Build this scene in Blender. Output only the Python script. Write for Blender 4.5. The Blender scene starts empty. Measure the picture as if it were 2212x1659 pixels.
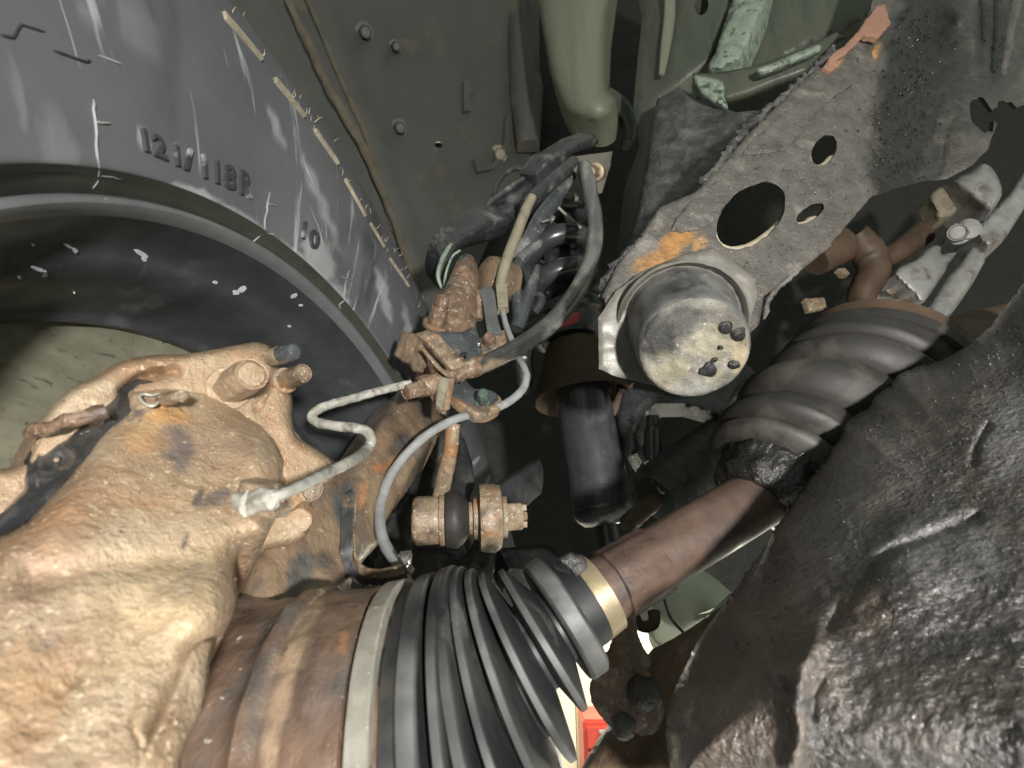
import bpy, bmesh, math, random
import numpy as np
from mathutils import Vector, Matrix, noise, geometry
from mathutils.bvhtree import BVHTree
random.seed(7)
sc = bpy.context.scene
COL = sc.collection
# ---------------------------------------------------------------- camera, world, lamps, exposure
F = 1106.0                      # focal length in layout units (a 2212 x 1659 frame, 90 degrees wide)
CAM = Matrix.Translation((0, 0, 1.25)) @ Matrix.Rotation(math.radians(90 + 18), 4, 'X')
cd = bpy.data.cameras.new('camera'); cam = bpy.data.objects.new('camera', cd); COL.objects.link(cam)
cam.matrix_world = CAM; cd.sensor_width = 36; cd.lens = 18; cd.clip_start = 0.01; cd.clip_end = 60
sc.camera = cam
cd.dof.use_dof = True; cd.dof.focus_distance = .33; cd.dof.aperture_fstop = 16
w = bpy.data.worlds.new('World'); sc.world = w; w.use_nodes = True
w.node_tree.nodes['Background'].inputs[0].default_value = (.85, .95, .82, 1)
w.node_tree.nodes['Background'].inputs[1].default_value = 0.30
sc.view_settings.view_transform = 'Standard'; sc.view_settings.look = 'None'
sc.view_settings.exposure = 0.22; sc.view_settings.gamma = 1
def lamp(name, kind, pos, energy, col=(1, 1, 1), size=.02, aim=None):
    l = bpy.data.lights.new(name, kind); l.energy = energy; l.color = col
    o = bpy.data.objects.new(name, l); COL.objects.link(o); o.location = pos
    if kind == 'AREA': l.shape = 'RECTANGLE'; l.size, l.size_y = size
    else: l.shadow_soft_size = size
    if aim is not None: o.rotation_euler = (Vector(aim) - Vector(pos)).to_track_quat('-Z', 'Y').to_euler()
    return o
def cw(p):                      # metres right, down, forward of the camera -> world
    return CAM @ Vector((p[0], -p[1], -p[2]))
lamp('inspection_lamp', 'POINT', cw((.20, -.07, -.45)), 40, (1, .97, .92), .022)
lamp('workshop_lamp', 'AREA', (1.0, 2.1, 2.6), 230, (1, .97, .85), (3, .4), (1.0, 3.2, .6))

lamp('reservoir_fill', 'AREA', (1.0, 1.9, .75), 12, (1, .97, .80), (1.2, .3), (.1, .4, 1.2))  # added unseen fill light, brightens the reservoir box and nearby edges

# ---------------------------------------------------------------- layout helpers
CR = {'U': (0, 0, 1), 'A': (0, 0, .3472), 'B': (548.6, 0, .3472), 'C': (1206.9, 0, .2728), 'D': (1608.5, 0, .2728),
      'E': (0, 548.6, .3472), 'F': (0, 1082.9, .3472), '1': (822.9, 274.3, .248), '2': (603.5, 630.9, .248),
      '3': (658.3, 932.6, .248), '4': (1097.2, 603.5, .248), '5': (1097.2, 987.5, .248), '6': (1481, 603.5, .3306),
      '7': (1206.9, 1247.5, .248), '8': (1481, 1110.4, .3306), 'G': (548.6, 1165.2, .3472), 'H': (1371.5, 438.9, .1984),
      'I': (1700.7, 274.3, .2315), 'J': (877.8, 685.8, .1488), 'K': (493.7, 685.8, .1488)}
def T(tag, *pts):
    x, y, k = CR[tag]
    return [(x + k * p[0], y + k * p[1]) + tuple(p[2:]) for p in pts]
def t1(tag, a, b): return T(tag, (a, b))[0]
def P(u, v, d): return Vector(((u - 1106) / F * d, (v - 829.5) / F * d, d))
def px(r, d): return r * d / F
def N(p, s, o=4, seed=0.0): return noise.fractal(Vector((p[0] * s + seed, p[1] * s + seed * 1.7, p[2] * s - seed)), .9, 2.1, o)

def link(name, me, m, parent=None, smooth=35):
    o = bpy.data.objects.new(name, me); COL.objects.link(o)
    if m is not None: me.materials.append(m)
    if parent is not None:
        o.parent = parent
    if smooth:
        me.shade_smooth()
        if smooth < 180: me.set_sharp_from_angle(angle=math.radians(smooth))
    return o
def mesh(name, verts, faces, m, parent=None, smooth=35, uv=None):
    """verts in camera metres; stored relative to the top-level thing they belong to."""
    org = Vector((0, 0, 0)); q = parent
    while q is not None:
        org += q.location; q = q.parent
    bm = bmesh.new()
    vs = [bm.verts.new(cw(v) - org) for v in verts]
    for k, f in enumerate(faces):
        try:
            fc = bm.faces.new([vs[i] for i in f])
        except ValueError: continue
    if uv is not None:
        bm.verts.index_update(); lay = bm.loops.layers.uv.new('UVMap')
        for fc in bm.faces:
            for lp in fc.loops: lp[lay].uv = uv[lp.vert.index]
    bmesh.ops.recalc_face_normals(bm, faces=bm.faces)
    me = bpy.data.meshes.new(name); bm.to_mesh(me); bm.free()
    return link(name, me, m, parent, smooth)
def thing(name, label, cat, at, group=None):
    o = bpy.data.objects.new(name, None); COL.objects.link(o); o.location = cw(P(*at)); o.empty_display_size = .02
    return tag(o, label, cat, group)
def tag(o, label, cat, group=None, kind=None):
    o['label'] = label; o['category'] = cat
    if group: o['group'] = group
    if kind: o['kind'] = kind
    return o

def crom(pts, n=8, closed=False):
    pts = [np.array(p, float) for p in pts]; out = []; L = len(pts)
    for i in range(L if closed else L - 1):
        p0 = pts[(i - 1) % L] if (closed or i > 0) else pts[0]
        p1, p2 = pts[i], pts[(i + 1) % L]
        p3 = pts[(i + 2) % L] if (closed or i + 2 < L) else pts[-1]
        for k in range(n):
            t = k / n
            out.append(.5 * (2 * p1 + (p2 - p0) * t + (2 * p0 - 5 * p1 + 4 * p2 - p3) * t * t + (3 * p1 - p0 - 3 * p2 + p3) * t ** 3))
    if not closed: out.append(pts[-1])
    return out
def frames(pts):
    fr = []; prev = None
    for i, p in enumerate(pts):
        a = pts[min(i + 1, len(pts) - 1)] - pts[max(i - 1, 0)]
        a = a.normalized()
        if prev is None:
            x = a.cross(Vector((0, 0, 1)));  x = x if x.length > .05 else a.cross(Vector((0, 1, 0)))
        else: x = prev - a * prev.dot(a)
        x.normalize(); prev = x; fr.append((x, a.cross(x)))
    return fr
def tube_geo(path, seg=14, n=7, flat=1.0, rough=0, seed=0.0, flat_dir=None, square=False):
    """path: (u, v, d, r_px)"""
    q = [tuple(P(*p[:3])) + (px(p[3], p[2]),) for p in path]
    q = crom(q, n) if n > 1 else [np.array(a) for a in q]
    pts = [Vector(a[:3]) for a in q]; rad = [a[3] for a in q]
    V, Fc = [], []
    for i, (p, (x, y)) in enumerate(zip(pts, frames(pts))):
        if flat_dir is not None:
            tang = (pts[min(i + 1, len(pts) - 1)] - pts[max(i - 1, 0)]).normalized()
            y = Vector(flat_dir); y = (y - tang * y.dot(tang)).normalized(); x = tang.cross(y)
        for k in range(seg):
            a = 2 * math.pi * k / seg; c, s = math.cos(a), math.sin(a)
            if square: c = math.copysign(abs(c) ** .35, c); s = math.copysign(abs(s) ** .35, s)
            v = p + x * (c * rad[i]) + y * (s * rad[i] * flat)
            if rough: v += (v - p).normalized() * rough * N(v, 260, 3, seed)
            V.append(v)
    for i in range(len(pts) - 1):
        for k in range(seg):
            a, b = i * seg + k, i * seg + (k + 1) % seg
            Fc.append((a, b, b + seg, a + seg))
    Fc.append(tuple(range(seg))); Fc.append(tuple(range(len(V) - seg, len(V))))
    return V, Fc
def tube(name, path, m, parent=None, **k): return mesh(name, *tube_geo(path, **k), m, parent, smooth=60)
def lathe_geo(c, ax, prof, seg=48, rough=0, seed=0.0, cap=True, rs=260):
    """prof: (metres along the axis, radius)"""
    c = Vector(c); ax = Vector(ax).normalized()
    x = ax.cross(Vector((0, 0, 1)));  x = x if x.length > .05 else ax.cross(Vector((0, 1, 0)))
    x.normalize(); y = ax.cross(x); V, Fc = [], []
    for (h, r) in prof:
        for k in range(seg):
            a = 2 * math.pi * k / seg; dr = x * math.cos(a) + y * math.sin(a); v = c + ax * h + dr * r
            if rough: v += dr * rough * N(v, rs, 3, seed)
            V.append(v)
    for i in range(len(prof) - 1):
        for k in range(seg):
            a, b = i * seg + k, i * seg + (k + 1) % seg; Fc.append((a, b, b + seg, a + seg))
    if cap: Fc.append(tuple(range(seg))); Fc.append(tuple(range(len(V) - seg, len(V))))
    return V, Fc
def lathe(name, c, ax, prof, m, parent=None, smooth=40, **k): return mesh(name, *lathe_geo(c, ax, prof, **k), m, parent, smooth)
def hex_geo(base, tip, r, flange=1.25, washer=.18, n=6, chamfer=.12, rot=.3, rough=0):
    """hex head standing from base to tip (camera metres), with its washer face"""
    base, tip = Vector(base), Vector(tip); ax = tip - base; L = ax.length; ax.normalize()
    x = ax.cross(Vector((0, 0, 1)));  x = x if x.length > .05 else ax.cross(Vector((0, 1, 0)))
    x.normalize(); y = ax.cross(x); S = 36; V, Fc = [], []
    def hr(a):
        a = (a - rot) % (2 * math.pi / n) - math.pi / n
        return math.cos(math.pi / n) / math.cos(a)
    rings = []
    if flange > 1: rings += [(0, r * flange, 0), (L * washer, r * flange, 0), (L * washer * 1.1, r * (flange * .96), 0), (L * washer * 1.15, r * 1.0, 1)]
    else: rings += [(0, r, 1)]
    rings += [(L * (1 - chamfer), r, 1), (L, r * .86, 0), (L * .995, r * .80, 0), (L * .94, r * .77, 0), (L * .95, r * .73, 0), (L * .985, r * .66, 0), (L * .99, r * .3, 0)]
    for h, rr, hx in rings:
        for k in range(S):
            a = 2 * math.pi * k / S; f = (hr(a) if hx else 1); v = base + ax * h + (x * math.cos(a) + y * math.sin(a)) * rr * f
            if rough: v += ax * 0 + (x * math.cos(a) + y * math.sin(a)) * rough * N(v, 300, 3)
            V.append(v)
    for i in range(len(rings) - 1):
        for k in range(S):
            a, b = i * S + k, i * S + (k + 1) % S; Fc.append((a, b, b + S, a + S))
    Fc.append(tuple(range(S))); Fc.append(tuple(range(len(V) - S, len(V))))
    return V, Fc
def bolt(name, b, t, rpx, m, parent=None, **k):
    """b, t: (u, v, d) of the head's root and face"""
    return mesh(name, *hex_geo(P(*b), P(*t), px(rpx, t[2]), **k), m, parent, smooth=28)
def plane3(pts):
    A = np.array([(p[0], p[1], 1) for p in pts], float); b = np.array([1 / p[2] for p in pts])
    s, *_ = np.linalg.lstsq(A, b, rcond=None); return s
def inside(pt, poly):
    x, y = pt; r = False; j = len(poly) - 1
    for i in range(len(poly)):
        (xi, yi), (xj, yj) = poly[i][:2], poly[j][:2]
        if (yi > y) != (yj > y) and x < (xj - xi) * (y - yi) / (yj - yi) + xi: r = not r
        j = i
    return r
def seg_dist(pts, poly):
    pts = np.asarray(pts, float); a = np.asarray([p[:2] for p in poly], float); b = np.roll(a, -1, 0); best = np.full(len(pts), 1e9)
    for p, q in zip(a, b):
        d = q - p; L = max((d * d).sum(), 1e-9); t = np.clip(((pts - p) @ d) / L, 0, 1)
        best = np.minimum(best, np.hypot(*(pts - (p + t[:, None] * d)).T))
    return best
def ell(cu, cv, a, b, rot=0, n=28, wob=0):
    out = []; c, s = math.cos(math.radians(rot)), math.sin(math.radians(rot))
    for k in range(n):
        t = 2 * math.pi * k / n; f = 1 + wob * noise.noise(Vector((math.cos(t) * 3 + cu, math.sin(t) * 3, cv)))
        x, y = a * f * math.cos(t), b * f * math.sin(t); out.append((cu + x * c - y * s, cv + x * s + y * c))
    return out
def sheet_geo(outline, depth, thick=.003, bulge=0, R=10, step=8, holes=(), smooth_n=1, nz=(), bumps=(), tvec=None, jag=0, seed=0.0, grooves=(), stains=()):
    """A solid body with this outline: a front face on the plane through the depth points, swelling towards the viewer by bulge
    within R of the edge, and a back face 'thick' metres behind it. nz: (amplitude, scale) pairs of lumps; bumps: (u, v, radius, height)."""
    s = plane3(depth); poly = [tuple(p[:2]) for p in outline]
    if smooth_n > 1: poly = [tuple(p) for p in crom(poly, smooth_n, True)]
    def densify(pl):
        out = []
        for i, p in enumerate(pl):
            q = pl[(i + 1) % len(pl)]; L = math.dist(p, q); k = max(1, int(L / (step * 1.1)))
            out += [(p[0] + (q[0] - p[0]) * j / k, p[1] + (q[1] - p[1]) * j / k) for j in range(k)]
        if jag: out = [(p[0] + jag * noise.noise(Vector((p[0] * .09, p[1] * .09, seed))) + .6 * jag * noise.noise(Vector((p[0] * .3, p[1] * .3, seed))),
                        p[1] + jag * noise.noise(Vector((p[0] * .09, p[1] * .09, seed + 9))) + .6 * jag * noise.noise(Vector((p[0] * .3, p[1] * .3, seed + 9)))) for p in out]
        return out
    loops = [densify(poly)] + [densify(list(h)) for h in holes]
    co, ed = [], []
    for lp in loops:
        o = len(co); co += lp; ed += [(o + i, o + (i + 1) % len(lp)) for i in range(len(lp))]
    us, vs = [p[0] for p in loops[0]], [p[1] for p in loops[0]]
    rows = int((max(vs) - min(vs)) / step) + 1; cols = int((max(us) - min(us)) / step) + 1; cand = []
    for j in range(rows):
        for i in range(cols + 1):
            cand.append((min(us) + (i + .5 * (j % 2)) * step + random.uniform(-.12, .12) * step, min(vs) + (j + .5) * step + random.uniform(-.12, .12) * step))
    if cand:
        dd = np.min([seg_dist(cand, lp) for lp in loops], 0)
        cand = [c for c, q in zip(cand, dd) if q > .45 * step and inside(c, loops[0]) and not any(inside(c, h) for h in loops[1:])]
    co += cand
    r = geometry.delaunay_2d_cdt([Vector(c) for c in co], ed, [], 0, 1e-4)
    V2, tris = [tuple(v) for v in r[0]], r[2]
    keep = []
    for t in tris:
        c = (sum(V2[i][0] for i in t) / 3, sum(V2[i][1] for i in t) / 3)
        if inside(c, loops[0]) and not any(inside(c, h) for h in loops[1:]): keep.append(tuple(t))
    D = np.min([seg_dist(V2, lp) for lp in loops[:1]], 0)
    nrm = Vector(tvec) if tvec is not None else None
    if nrm is None:
        p0 = V2[0]; g = lambda u, v: P(u, v, 1 / (s[0] * u + s[1] * v + s[2]))
        a = g(*p0); nrm = (g(p0[0] + 20, p0[1]) - a).cross(g(p0[0], p0[1] + 20) - a)
        if nrm.z < 0: nrm = -nrm
    nrm.normalize()
    Vf, Vb = [], []
    for (u, v), dist in zip(V2, D):
        d = 1 / (s[0] * u + s[1] * v + s[2]); p = P(u, v, d)
        t = min(1, dist / R) if R else 1
        h = bulge * math.sqrt(max(0, 1 - (1 - t) ** 2))
        for (bu, bv, br, bh) in bumps:
            q = ((u - bu) ** 2 + (v - bv) ** 2) / (br * br)
            if q < 4: h += bh * math.exp(-q * 1.6)
        for (pl, gw, gh) in grooves:
            dq = min(seg_dist([(u, v)], [pl[i], pl[i + 1]])[0] for i in range(len(pl) - 1))
            if dq < 2.5 * gw: h += gh * math.exp(-(dq / gw) ** 2)
        for (am, scl) in nz: h += am * N(p, scl, 4, seed) * (.35 + .65 * t)
        Vf.append(p - p.normalized() * h); Vb.append(p + nrm * thick)
    global STAIN
    STAIN = None
    if stains:
        STAIN = stain_of(V2, stains); STAIN = np.concatenate([STAIN, STAIN])
    n = len(Vf); Fc = list(keep) + [tuple(n + i for i in reversed(t)) for t in keep]
    cnt = {}
    for t in keep:
        for a, b in ((t[0], t[1]), (t[1], t[2]), (t[2], t[0])): cnt[(a, b)] = 1
    for (a, b) in list(cnt):
        if (b, a) not in cnt: Fc.append((b, a, a + n, b + n))
    return Vf + Vb, Fc
def sheet(name, outline, depth, m, parent=None, smooth=50, **k):
    V, Fc = sheet_geo(outline, depth, **k); o = mesh(name, V, Fc, m, parent, smooth)
    if STAIN is not None: set_stain(o, STAIN)
    o_bvh[o.name] = BVHTree.FromPolygons([tuple(v) for v in V], Fc) if len(V) > 900 else None
    return o
o_bvh = {}
def on(o, u, v, off=0.0):
    """depth of a built surface at a layout point, less an offset"""
    d = P(u, v, 1.0).normalized(); h = o_bvh[o.name].ray_cast(Vector((0, 0, 0)), d)
    return (h[0].z if h[0] is not None else .2) - off
def stain_of(V2, stains):
    S_ = np.zeros((len(V2), 4))
    for i, (u, v) in enumerate(V2):
        for (cu, cv, ru, rv, rot, col, wt) in stains:
            c_, s_ = math.cos(math.radians(rot)), math.sin(math.radians(rot)); x, y = (u - cu), (v - cv)
            q = math.hypot((x * c_ + y * s_) / ru, (-x * s_ + y * c_) / rv)
            if q > 1.6: continue
            q += .30 * noise.noise(Vector((u * .035, v * .035, cu))) + .18 * noise.noise(Vector((u * .11, v * .11, cv)))
            a = wt * min(1, max(0, (1.15 - q) / .45))
            if a > 0: S_[i, :3] = S_[i, :3] * (1 - a) + np.array(col) * a if S_[i, 3] > 0 else col; S_[i, 3] = max(a, S_[i, 3])
    return S_
def set_stain(o, S_):
    at = o.data.color_attributes.new('stain', 'FLOAT_COLOR', 'POINT'); at.data.foreach_set('color', S_.astype(np.float32).ravel())
    at = o.data.attributes.new('stain_weight', 'FLOAT', 'POINT'); at.data.foreach_set('value', S_[:, 3].astype(np.float32))
def proj_stain(o, V, stains): set_stain(o, stain_of([(1106 + F * v[0] / v[2], 829.5 + F * v[1] / v[2]) if v[2] > .05 else (-9999, -9999) for v in V], stains))
def fine(prof, n):
    out = []
    for (a, b) in zip(prof, prof[1:]):
        k = max(1, round(math.dist(a, b) / n)); out += [(a[0] + (b[0] - a[0]) * i / k, a[1] + (b[1] - a[1]) * i / k) for i in range(k)]
    return out + [prof[-1]]
def join(*gs):
    V, Fc = [], []
    for v, f in gs:
        o = len(V); V += list(v); Fc += [tuple(i + o for i in t) for t in f]
    return V, Fc

# ---------------------------------------------------------------- materials (procedural)
def M(name, cols, scale=40, patches=(), specks=(), rough=(.5, .8), bump=.4, bumps=((400, .0004),), metal=0.0, spec=.5, coat=0.0, coat_rough=.15, stretch=None, coord='Object', streaks=None):
    m = bpy.data.materials.new(name); m.use_nodes = True; nt = m.node_tree; ns, L = nt.nodes, nt.links
    b = ns['Principled BSDF']; tc = ns.new('ShaderNodeTexCoord'); src = tc.outputs[coord]
    def mapped(loc, sc_=(1, 1, 1), rot=(0, 0, 0)):
        n = ns.new('ShaderNodeMapping'); n.inputs['Location'].default_value = loc; n.inputs['Scale'].default_value = sc_; n.inputs['Rotation'].default_value = rot
        L.new(src, n.inputs[0]); return n.outputs[0]
    def nz(scl, loc=(0, 0, 0), det=6, sc_=(1, 1, 1), rgh=.6, dist=0.0, rot=(0, 0, 0)):
        n = ns.new('ShaderNodeTexNoise'); n.inputs['Scale'].default_value = scl; n.inputs['Detail'].default_value = det
        n.inputs['Roughness'].default_value = rgh; n.inputs['Distortion'].default_value = dist; L.new(mapped(loc, sc_, rot), n.inputs['Vector']); return n.outputs[0]
    def ramp(f, stops):
        r = ns.new('ShaderNodeValToRGB'); L.new(f, r.inputs[0]); e = r.color_ramp.elements
        while len(e) < len(stops): e.new(.5)
        for k, (p, c) in enumerate(stops): e[k].position = p; e[k].color = (*c, 1) if len(c) == 3 else c
        return r.outputs[0]
    def mix(f, a, c):
        n = ns.new('ShaderNodeMix'); n.data_type = 'RGBA'; L.new(f, n.inputs[0]); L.new(a, n.inputs[6])
        if isinstance(c, tuple): n.inputs[7].default_value = (*c, 1)
        else: L.new(c, n.inputs[7])
        return n.outputs[2]
    k = len(cols); st = stretch or (1, 1, 1)
    c = ramp(nz(scale, sc_=st, det=9, rgh=.68), [(.28 + .44 * i / max(1, k - 1), cols[i]) for i in range(k)])
    for i, pt in enumerate(patches):
        (pc, ps, th, so) = pt[:4]; ps_ = pt[4] if len(pt) > 4 else st
        f = ramp(nz(ps, (3.1 + i * 1.3, 7.7 - i, 2.2 * i), det=7, sc_=ps_, dist=.3), [(th - so, (0, 0, 0)), (th + so, (1, 1, 1))]); c = mix(f, c, pc)
    for i, (pc, ps, th, so) in enumerate(specks):
        f = ramp(nz(ps, (9.1 + i, .7, 4.2 * i), det=3, rgh=.7), [(th - so, (0, 0, 0)), (th + so, (1, 1, 1))]); c = mix(f, c, pc)
    if streaks:
        for i, (pc, ps, th, so, sx, rz) in enumerate(streaks):
            f = ramp(nz(ps, (1.7 * i, 2.9, 0), det=4, sc_=sx, dist=.2, rot=(0, 0, rz)), [(th - so, (0, 0, 0)), (th + so, (1, 1, 1))]); c = mix(f, c, pc)
    at = ns.new('ShaderNodeAttribute'); at.attribute_name = 'stain'; sa_ = ns.new('ShaderNodeMath'); sa_.operation = 'MULTIPLY'
    jf = ramp(nz(90, (4, 4, 1), det=5), [(.28, (.85,) * 3), (.50, (1, 1, 1))]); aw = ns.new('ShaderNodeAttribute'); aw.attribute_name = 'stain_weight'; L.new(aw.outputs['Fac'], sa_.inputs[0]); L.new(jf, sa_.inputs[1])
    mj = ns.new('ShaderNodeMix'); mj.data_type = 'RGBA'; mj.blend_type = 'MULTIPLY'; mj.inputs[0].default_value = 1
    L.new(at.outputs['Color'], mj.inputs[6]); L.new(ramp(nz(scale * 2.5, (2, 6, 1), det=6), [(.3, (.6,) * 3), (.7, (1.35,) * 3)]), mj.inputs[7])
    c = mix(sa_.outputs[0], c, mj.outputs[2])
    L.new(c, b.inputs['Base Color'])
    r = ramp(nz(scale * 1.7, (5, 5, 5)), [(.3, (rough[0],) * 3), (.7, (rough[1],) * 3)]); L.new(r, b.inputs['Roughness'])
    b.inputs['Metallic'].default_value = metal; b.inputs['Specular IOR Level'].default_value = spec
    b.inputs['Coat Weight'].default_value = coat; b.inputs['Coat Roughness'].default_value = coat_rough
    if bump:
        prev = None
        for i, (bs, bd) in enumerate(bumps):
            n = ns.new('ShaderNodeBump'); n.inputs['Strength'].default_value = bump; n.inputs['Distance'].default_value = bd
            L.new(nz(bs, (i * 2.3, 1, 8), det=5, sc_=st), n.inputs['Height'])
            if prev is not None: L.new(prev, n.inputs['Normal'])
            prev = n.outputs[0]
        L.new(prev, b.inputs['Normal'])
        if coat: L.new(prev, b.inputs['Coat Normal'])
    return m
def flat(name, col, rough=.6, metal=0.0, spec=.5):
    return M(name, [tuple(x * .8 for x in col), tuple(min(1, x * 1.2) for x in col)], scale=60, rough=(rough - .1, min(1, rough + .15)), metal=metal, spec=spec)

MUD = M('dried_mud_on_iron', [(.19, .125, .076), (.33, .235, .148), (.44, .34, .23)], scale=60,
        patches=[((.28, .195, .135), 36, .58, .12), ((.34, .19, .10), 22, .60, .10), ((.105, .085, .085), 17, .70, .012), ((.46, .37, .26), 30, .64, .08)],
        specks=[((.58, .47, .33), 230, .655, .045), ((.62, .51, .36), 480, .66, .03), ((.17, .11, .07), 260, .68, .04)], rough=(.28, .66), bump=.9, bumps=((130, .0007), (360, .0008), (900, .0006)), coat=.28, coat_rough=.14)
RUST = M('wet_rust', [(.060, .034, .024), (.17, .105, .068), (.34, .25, .175)], scale=95,
         patches=[((.30, .13, .045), 45, .68, .06), ((.045, .042, .042), 34, .62, .06), ((.42, .34, .25), 60, .64, .07)], specks=[((.62, .55, .45), 330, .66, .03)], rough=(.12, .5), bump=1.0, bumps=((260, .0011), (700, .0006)), coat=1.0, coat_rough=.07)  # pale specks are wet glints put into the colour
TANRUST = M('pale_rust', [(.085, .058, .040), (.225, .165, .108), (.36, .29, .205)], scale=85, patches=[((.30, .145, .055), 55, .62, .07), ((.085, .075, .068), 60, .63, .06)],
            specks=[((.55, .47, .35), 400, .64, .04), ((.09, .06, .04), 300, .66, .04)], rough=(.25, .7), bump=.9, bumps=((300, .0008), (850, .0004)), coat=.5, coat_rough=.10)
KNUC = M('weathered_iron', [(.07, .048, .035), (.20, .14, .09), (.29, .21, .13)], scale=34, patches=[((.055, .06, .065), 22, .58, .07), ((.30, .14, .05), 40, .67, .04)],
         specks=[((.46, .38, .27), 300, .68, .03)], rough=(.25, .65), bump=.8, bumps=((150, .0012), (500, .0007)), coat=.7, coat_rough=.10, stretch=(1, 1, .55))
CUP = M('rusted_joint', [(.075, .045, .033), (.155, .100, .070), (.22, .155, .105)], scale=38, patches=[((.10, .085, .075), 30, .60, .07), ((.36, .13, .03), 45, .70, .03)],
        specks=[((.5, .42, .33), 280, .70, .03)], rough=(.22, .6), bump=.7, bumps=((140, .0010), (500, .0006)), coat=.7, coat_rough=.10, stretch=(1, 1, .5))
SHAFT = M('brown_shaft', [(.040, .027, .022), (.095, .060, .046), (.135, .092, .072)], scale=34, patches=[((.045, .043, .045), 26, .56, .07), ((.23, .12, .05), 40, .68, .05)],
          specks=[((.3, .25, .21), 300, .72, .03)], rough=(.35, .65), bump=.5, bumps=((200, .0006), (600, .0003)))
BOOT = M('dusty_rubber', [(.008, .0085, .009), (.018, .0195, .021), (.040, .041, .042)], scale=34, patches=[((.115, .115, .11), 45, .66, .07), ((.06, .056, .046), 22, .62, .1)], specks=[((.22, .22, .22), 420, .74, .03)],
         rough=(.42, .62), bump=.25, bumps=((300, .0003),), spec=.5)
IBOOT = M('warm_grey_rubber', [(.015, .014, .013), (.032, .029, .025)], scale=30, patches=[((.085, .078, .066), 26, .60, .10)], specks=[((.16, .15, .14), 420, .74, .03)], rough=(.5, .68), bump=.3, bumps=((300, .0003),))
TYRE = M('tyre_rubber', [(.058, .060, .065), (.092, .095, .102), (.135, .138, .143)], scale=3.0, coord='UV', rough=(.5, .75), bump=.2, bumps=((60, .0006),),
         streaks=[((.36, .38, .40), 14, .655, .05, (5, .55, 1), .5), ((.46, .48, .50), 22, .705, .02, (7, .35, 1), -.25), ((.055, .058, .062), 9, .63, .06, (2, .8, 1), .5)])
TDUST = M('tyre_dust', [(.07, .073, .077), (.19, .195, .20), (.32, .325, .33)], scale=60, rough=(.6, .9), bump=.4)
TCHIP = M('pale_chip', [(.30, .33, .36), (.50, .53, .55)], scale=200, rough=(.5, .8), bump=.4)
BEAD = M('tyre_bead', [(.030, .030, .024), (.050, .050, .040)], scale=60, rough=(.4, .6), bump=.2)
MOULD = M('moulded_lettering', [(.026, .028, .031), (.048, .051, .056)], scale=60, patches=[((.3, .31, .32), 60, .64, .06)], rough=(.4, .6), bump=.2)
TBEIGE = M('beige_rubber_edge', [(.16, .14, .105), (.38, .335, .25)], scale=120, rough=(.5, .8), bump=.5)
BLACKR = M('black_rubber', [(.012, .012, .013), (.035, .036, .038)], scale=60, specks=[((.25, .25, .25), 260, .74, .03)], rough=(.3, .55), bump=.4)
RIMLIP = M('lit_rim_lip', [(.075, .080, .085), (.13, .135, .14)], scale=40, specks=[((.35, .35, .33), 300, .74, .03)], rough=(.3, .5), bump=.2)  # paler than the rim: the lip's highlight is put into its colour
RIM = M('black_painted_rim', [(.022, .024, .026), (.048, .051, .055)], scale=30, patches=[((.09, .095, .10), 20, .66, .06)], specks=[((.5, .53, .56), 95, .775, .01), ((.4, .4, .4), 420, .76, .02)], rough=(.35, .55), bump=.15)
DISC = M('olive_wheel_disc', [(.125, .12, .085), (.25, .245, .175)], scale=30, patches=[((.07, .067, .046), 6, .54, .10, (1, 1, 1)), ((.06, .06, .04), 55, .66, .05)], specks=[((.07, .065, .05), 200, .66, .04)], rough=(.5, .8), bump=.4, stretch=(1, 1, 3))
LINER = M('olive_underseal', [(.060, .060, .053), (.086, .086, .078)], scale=6, patches=[((.125, .105, .07), 9, .66, .08)], specks=[((.22, .19, .14), 260, .77, .02)], rough=(.45, .7), bump=.15, bumps=((160, .0005),))
LTAN = M('liner_dirt', [(.06, .055, .04), (.125, .105, .07)], scale=40, rough=(.6, .9), bump=.6)
PILLAR = M('olive_paint', [(.135, .145, .102), (.20, .213, .155)], scale=8, stretch=(3, 3, .25), specks=[((.07, .07, .05), 200, .70, .05)], rough=(.4, .6), bump=.1)
RAIL = M('dark_green_paint', [(.050, .056, .040), (.088, .098, .072)], scale=9, stretch=(2, 2, .4), patches=[((.045, .05, .045), 30, .62, .08)], rough=(.35, .6), bump=.2)
PALE = M('pale_green_sealer', [(.09, .115, .09), (.22, .27, .21), (.30, .36, .285)], scale=60, patches=[((.05, .06, .05), 90, .60, .05)], rough=(.4, .6), bump=.8, bumps=((260, .0012),))
PERF = M('gritty_grey_steel', [(.046, .042, .037), (.092, .083, .073), (.140, .127, .113)], scale=70, patches=[((.19, .175, .155), 28, .63, .05), ((.085, .078, .072), 16, .60, .08)],
         specks=[((.03, .026, .024), 170, .68, .025), ((.40, .36, .30), 420, .70, .03)], rough=(.32, .6), bump=1.0, bumps=((300, .0012), (800, .0007)), coat=.4, coat_rough=.16)
ORANGE = M('bright_rust', [(.20, .09, .03), (.50, .23, .05), (.58, .32, .10)], scale=120, rough=(.6, .9), bump=.9, bumps=((400, .0012),))
PINKR = M('pink_scale_rust', [(.20, .105, .07), (.30, .165, .115)], scale=60, patches=[((.55, .27, .08), 60, .66, .06)], rough=(.6, .85), bump=.5)
HOLEEDGE = M('worn_hole_edge', [(.40, .34, .24), (.60, .53, .40)], scale=160, rough=(.6, .9), bump=.6)
GREASE = M('wet_black_grease', [(.006, .006, .006), (.016, .015, .014)], scale=60, rough=(.08, .2), bump=1.0, bumps=((170, .0012), (420, .0014)), spec=.8)
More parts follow.
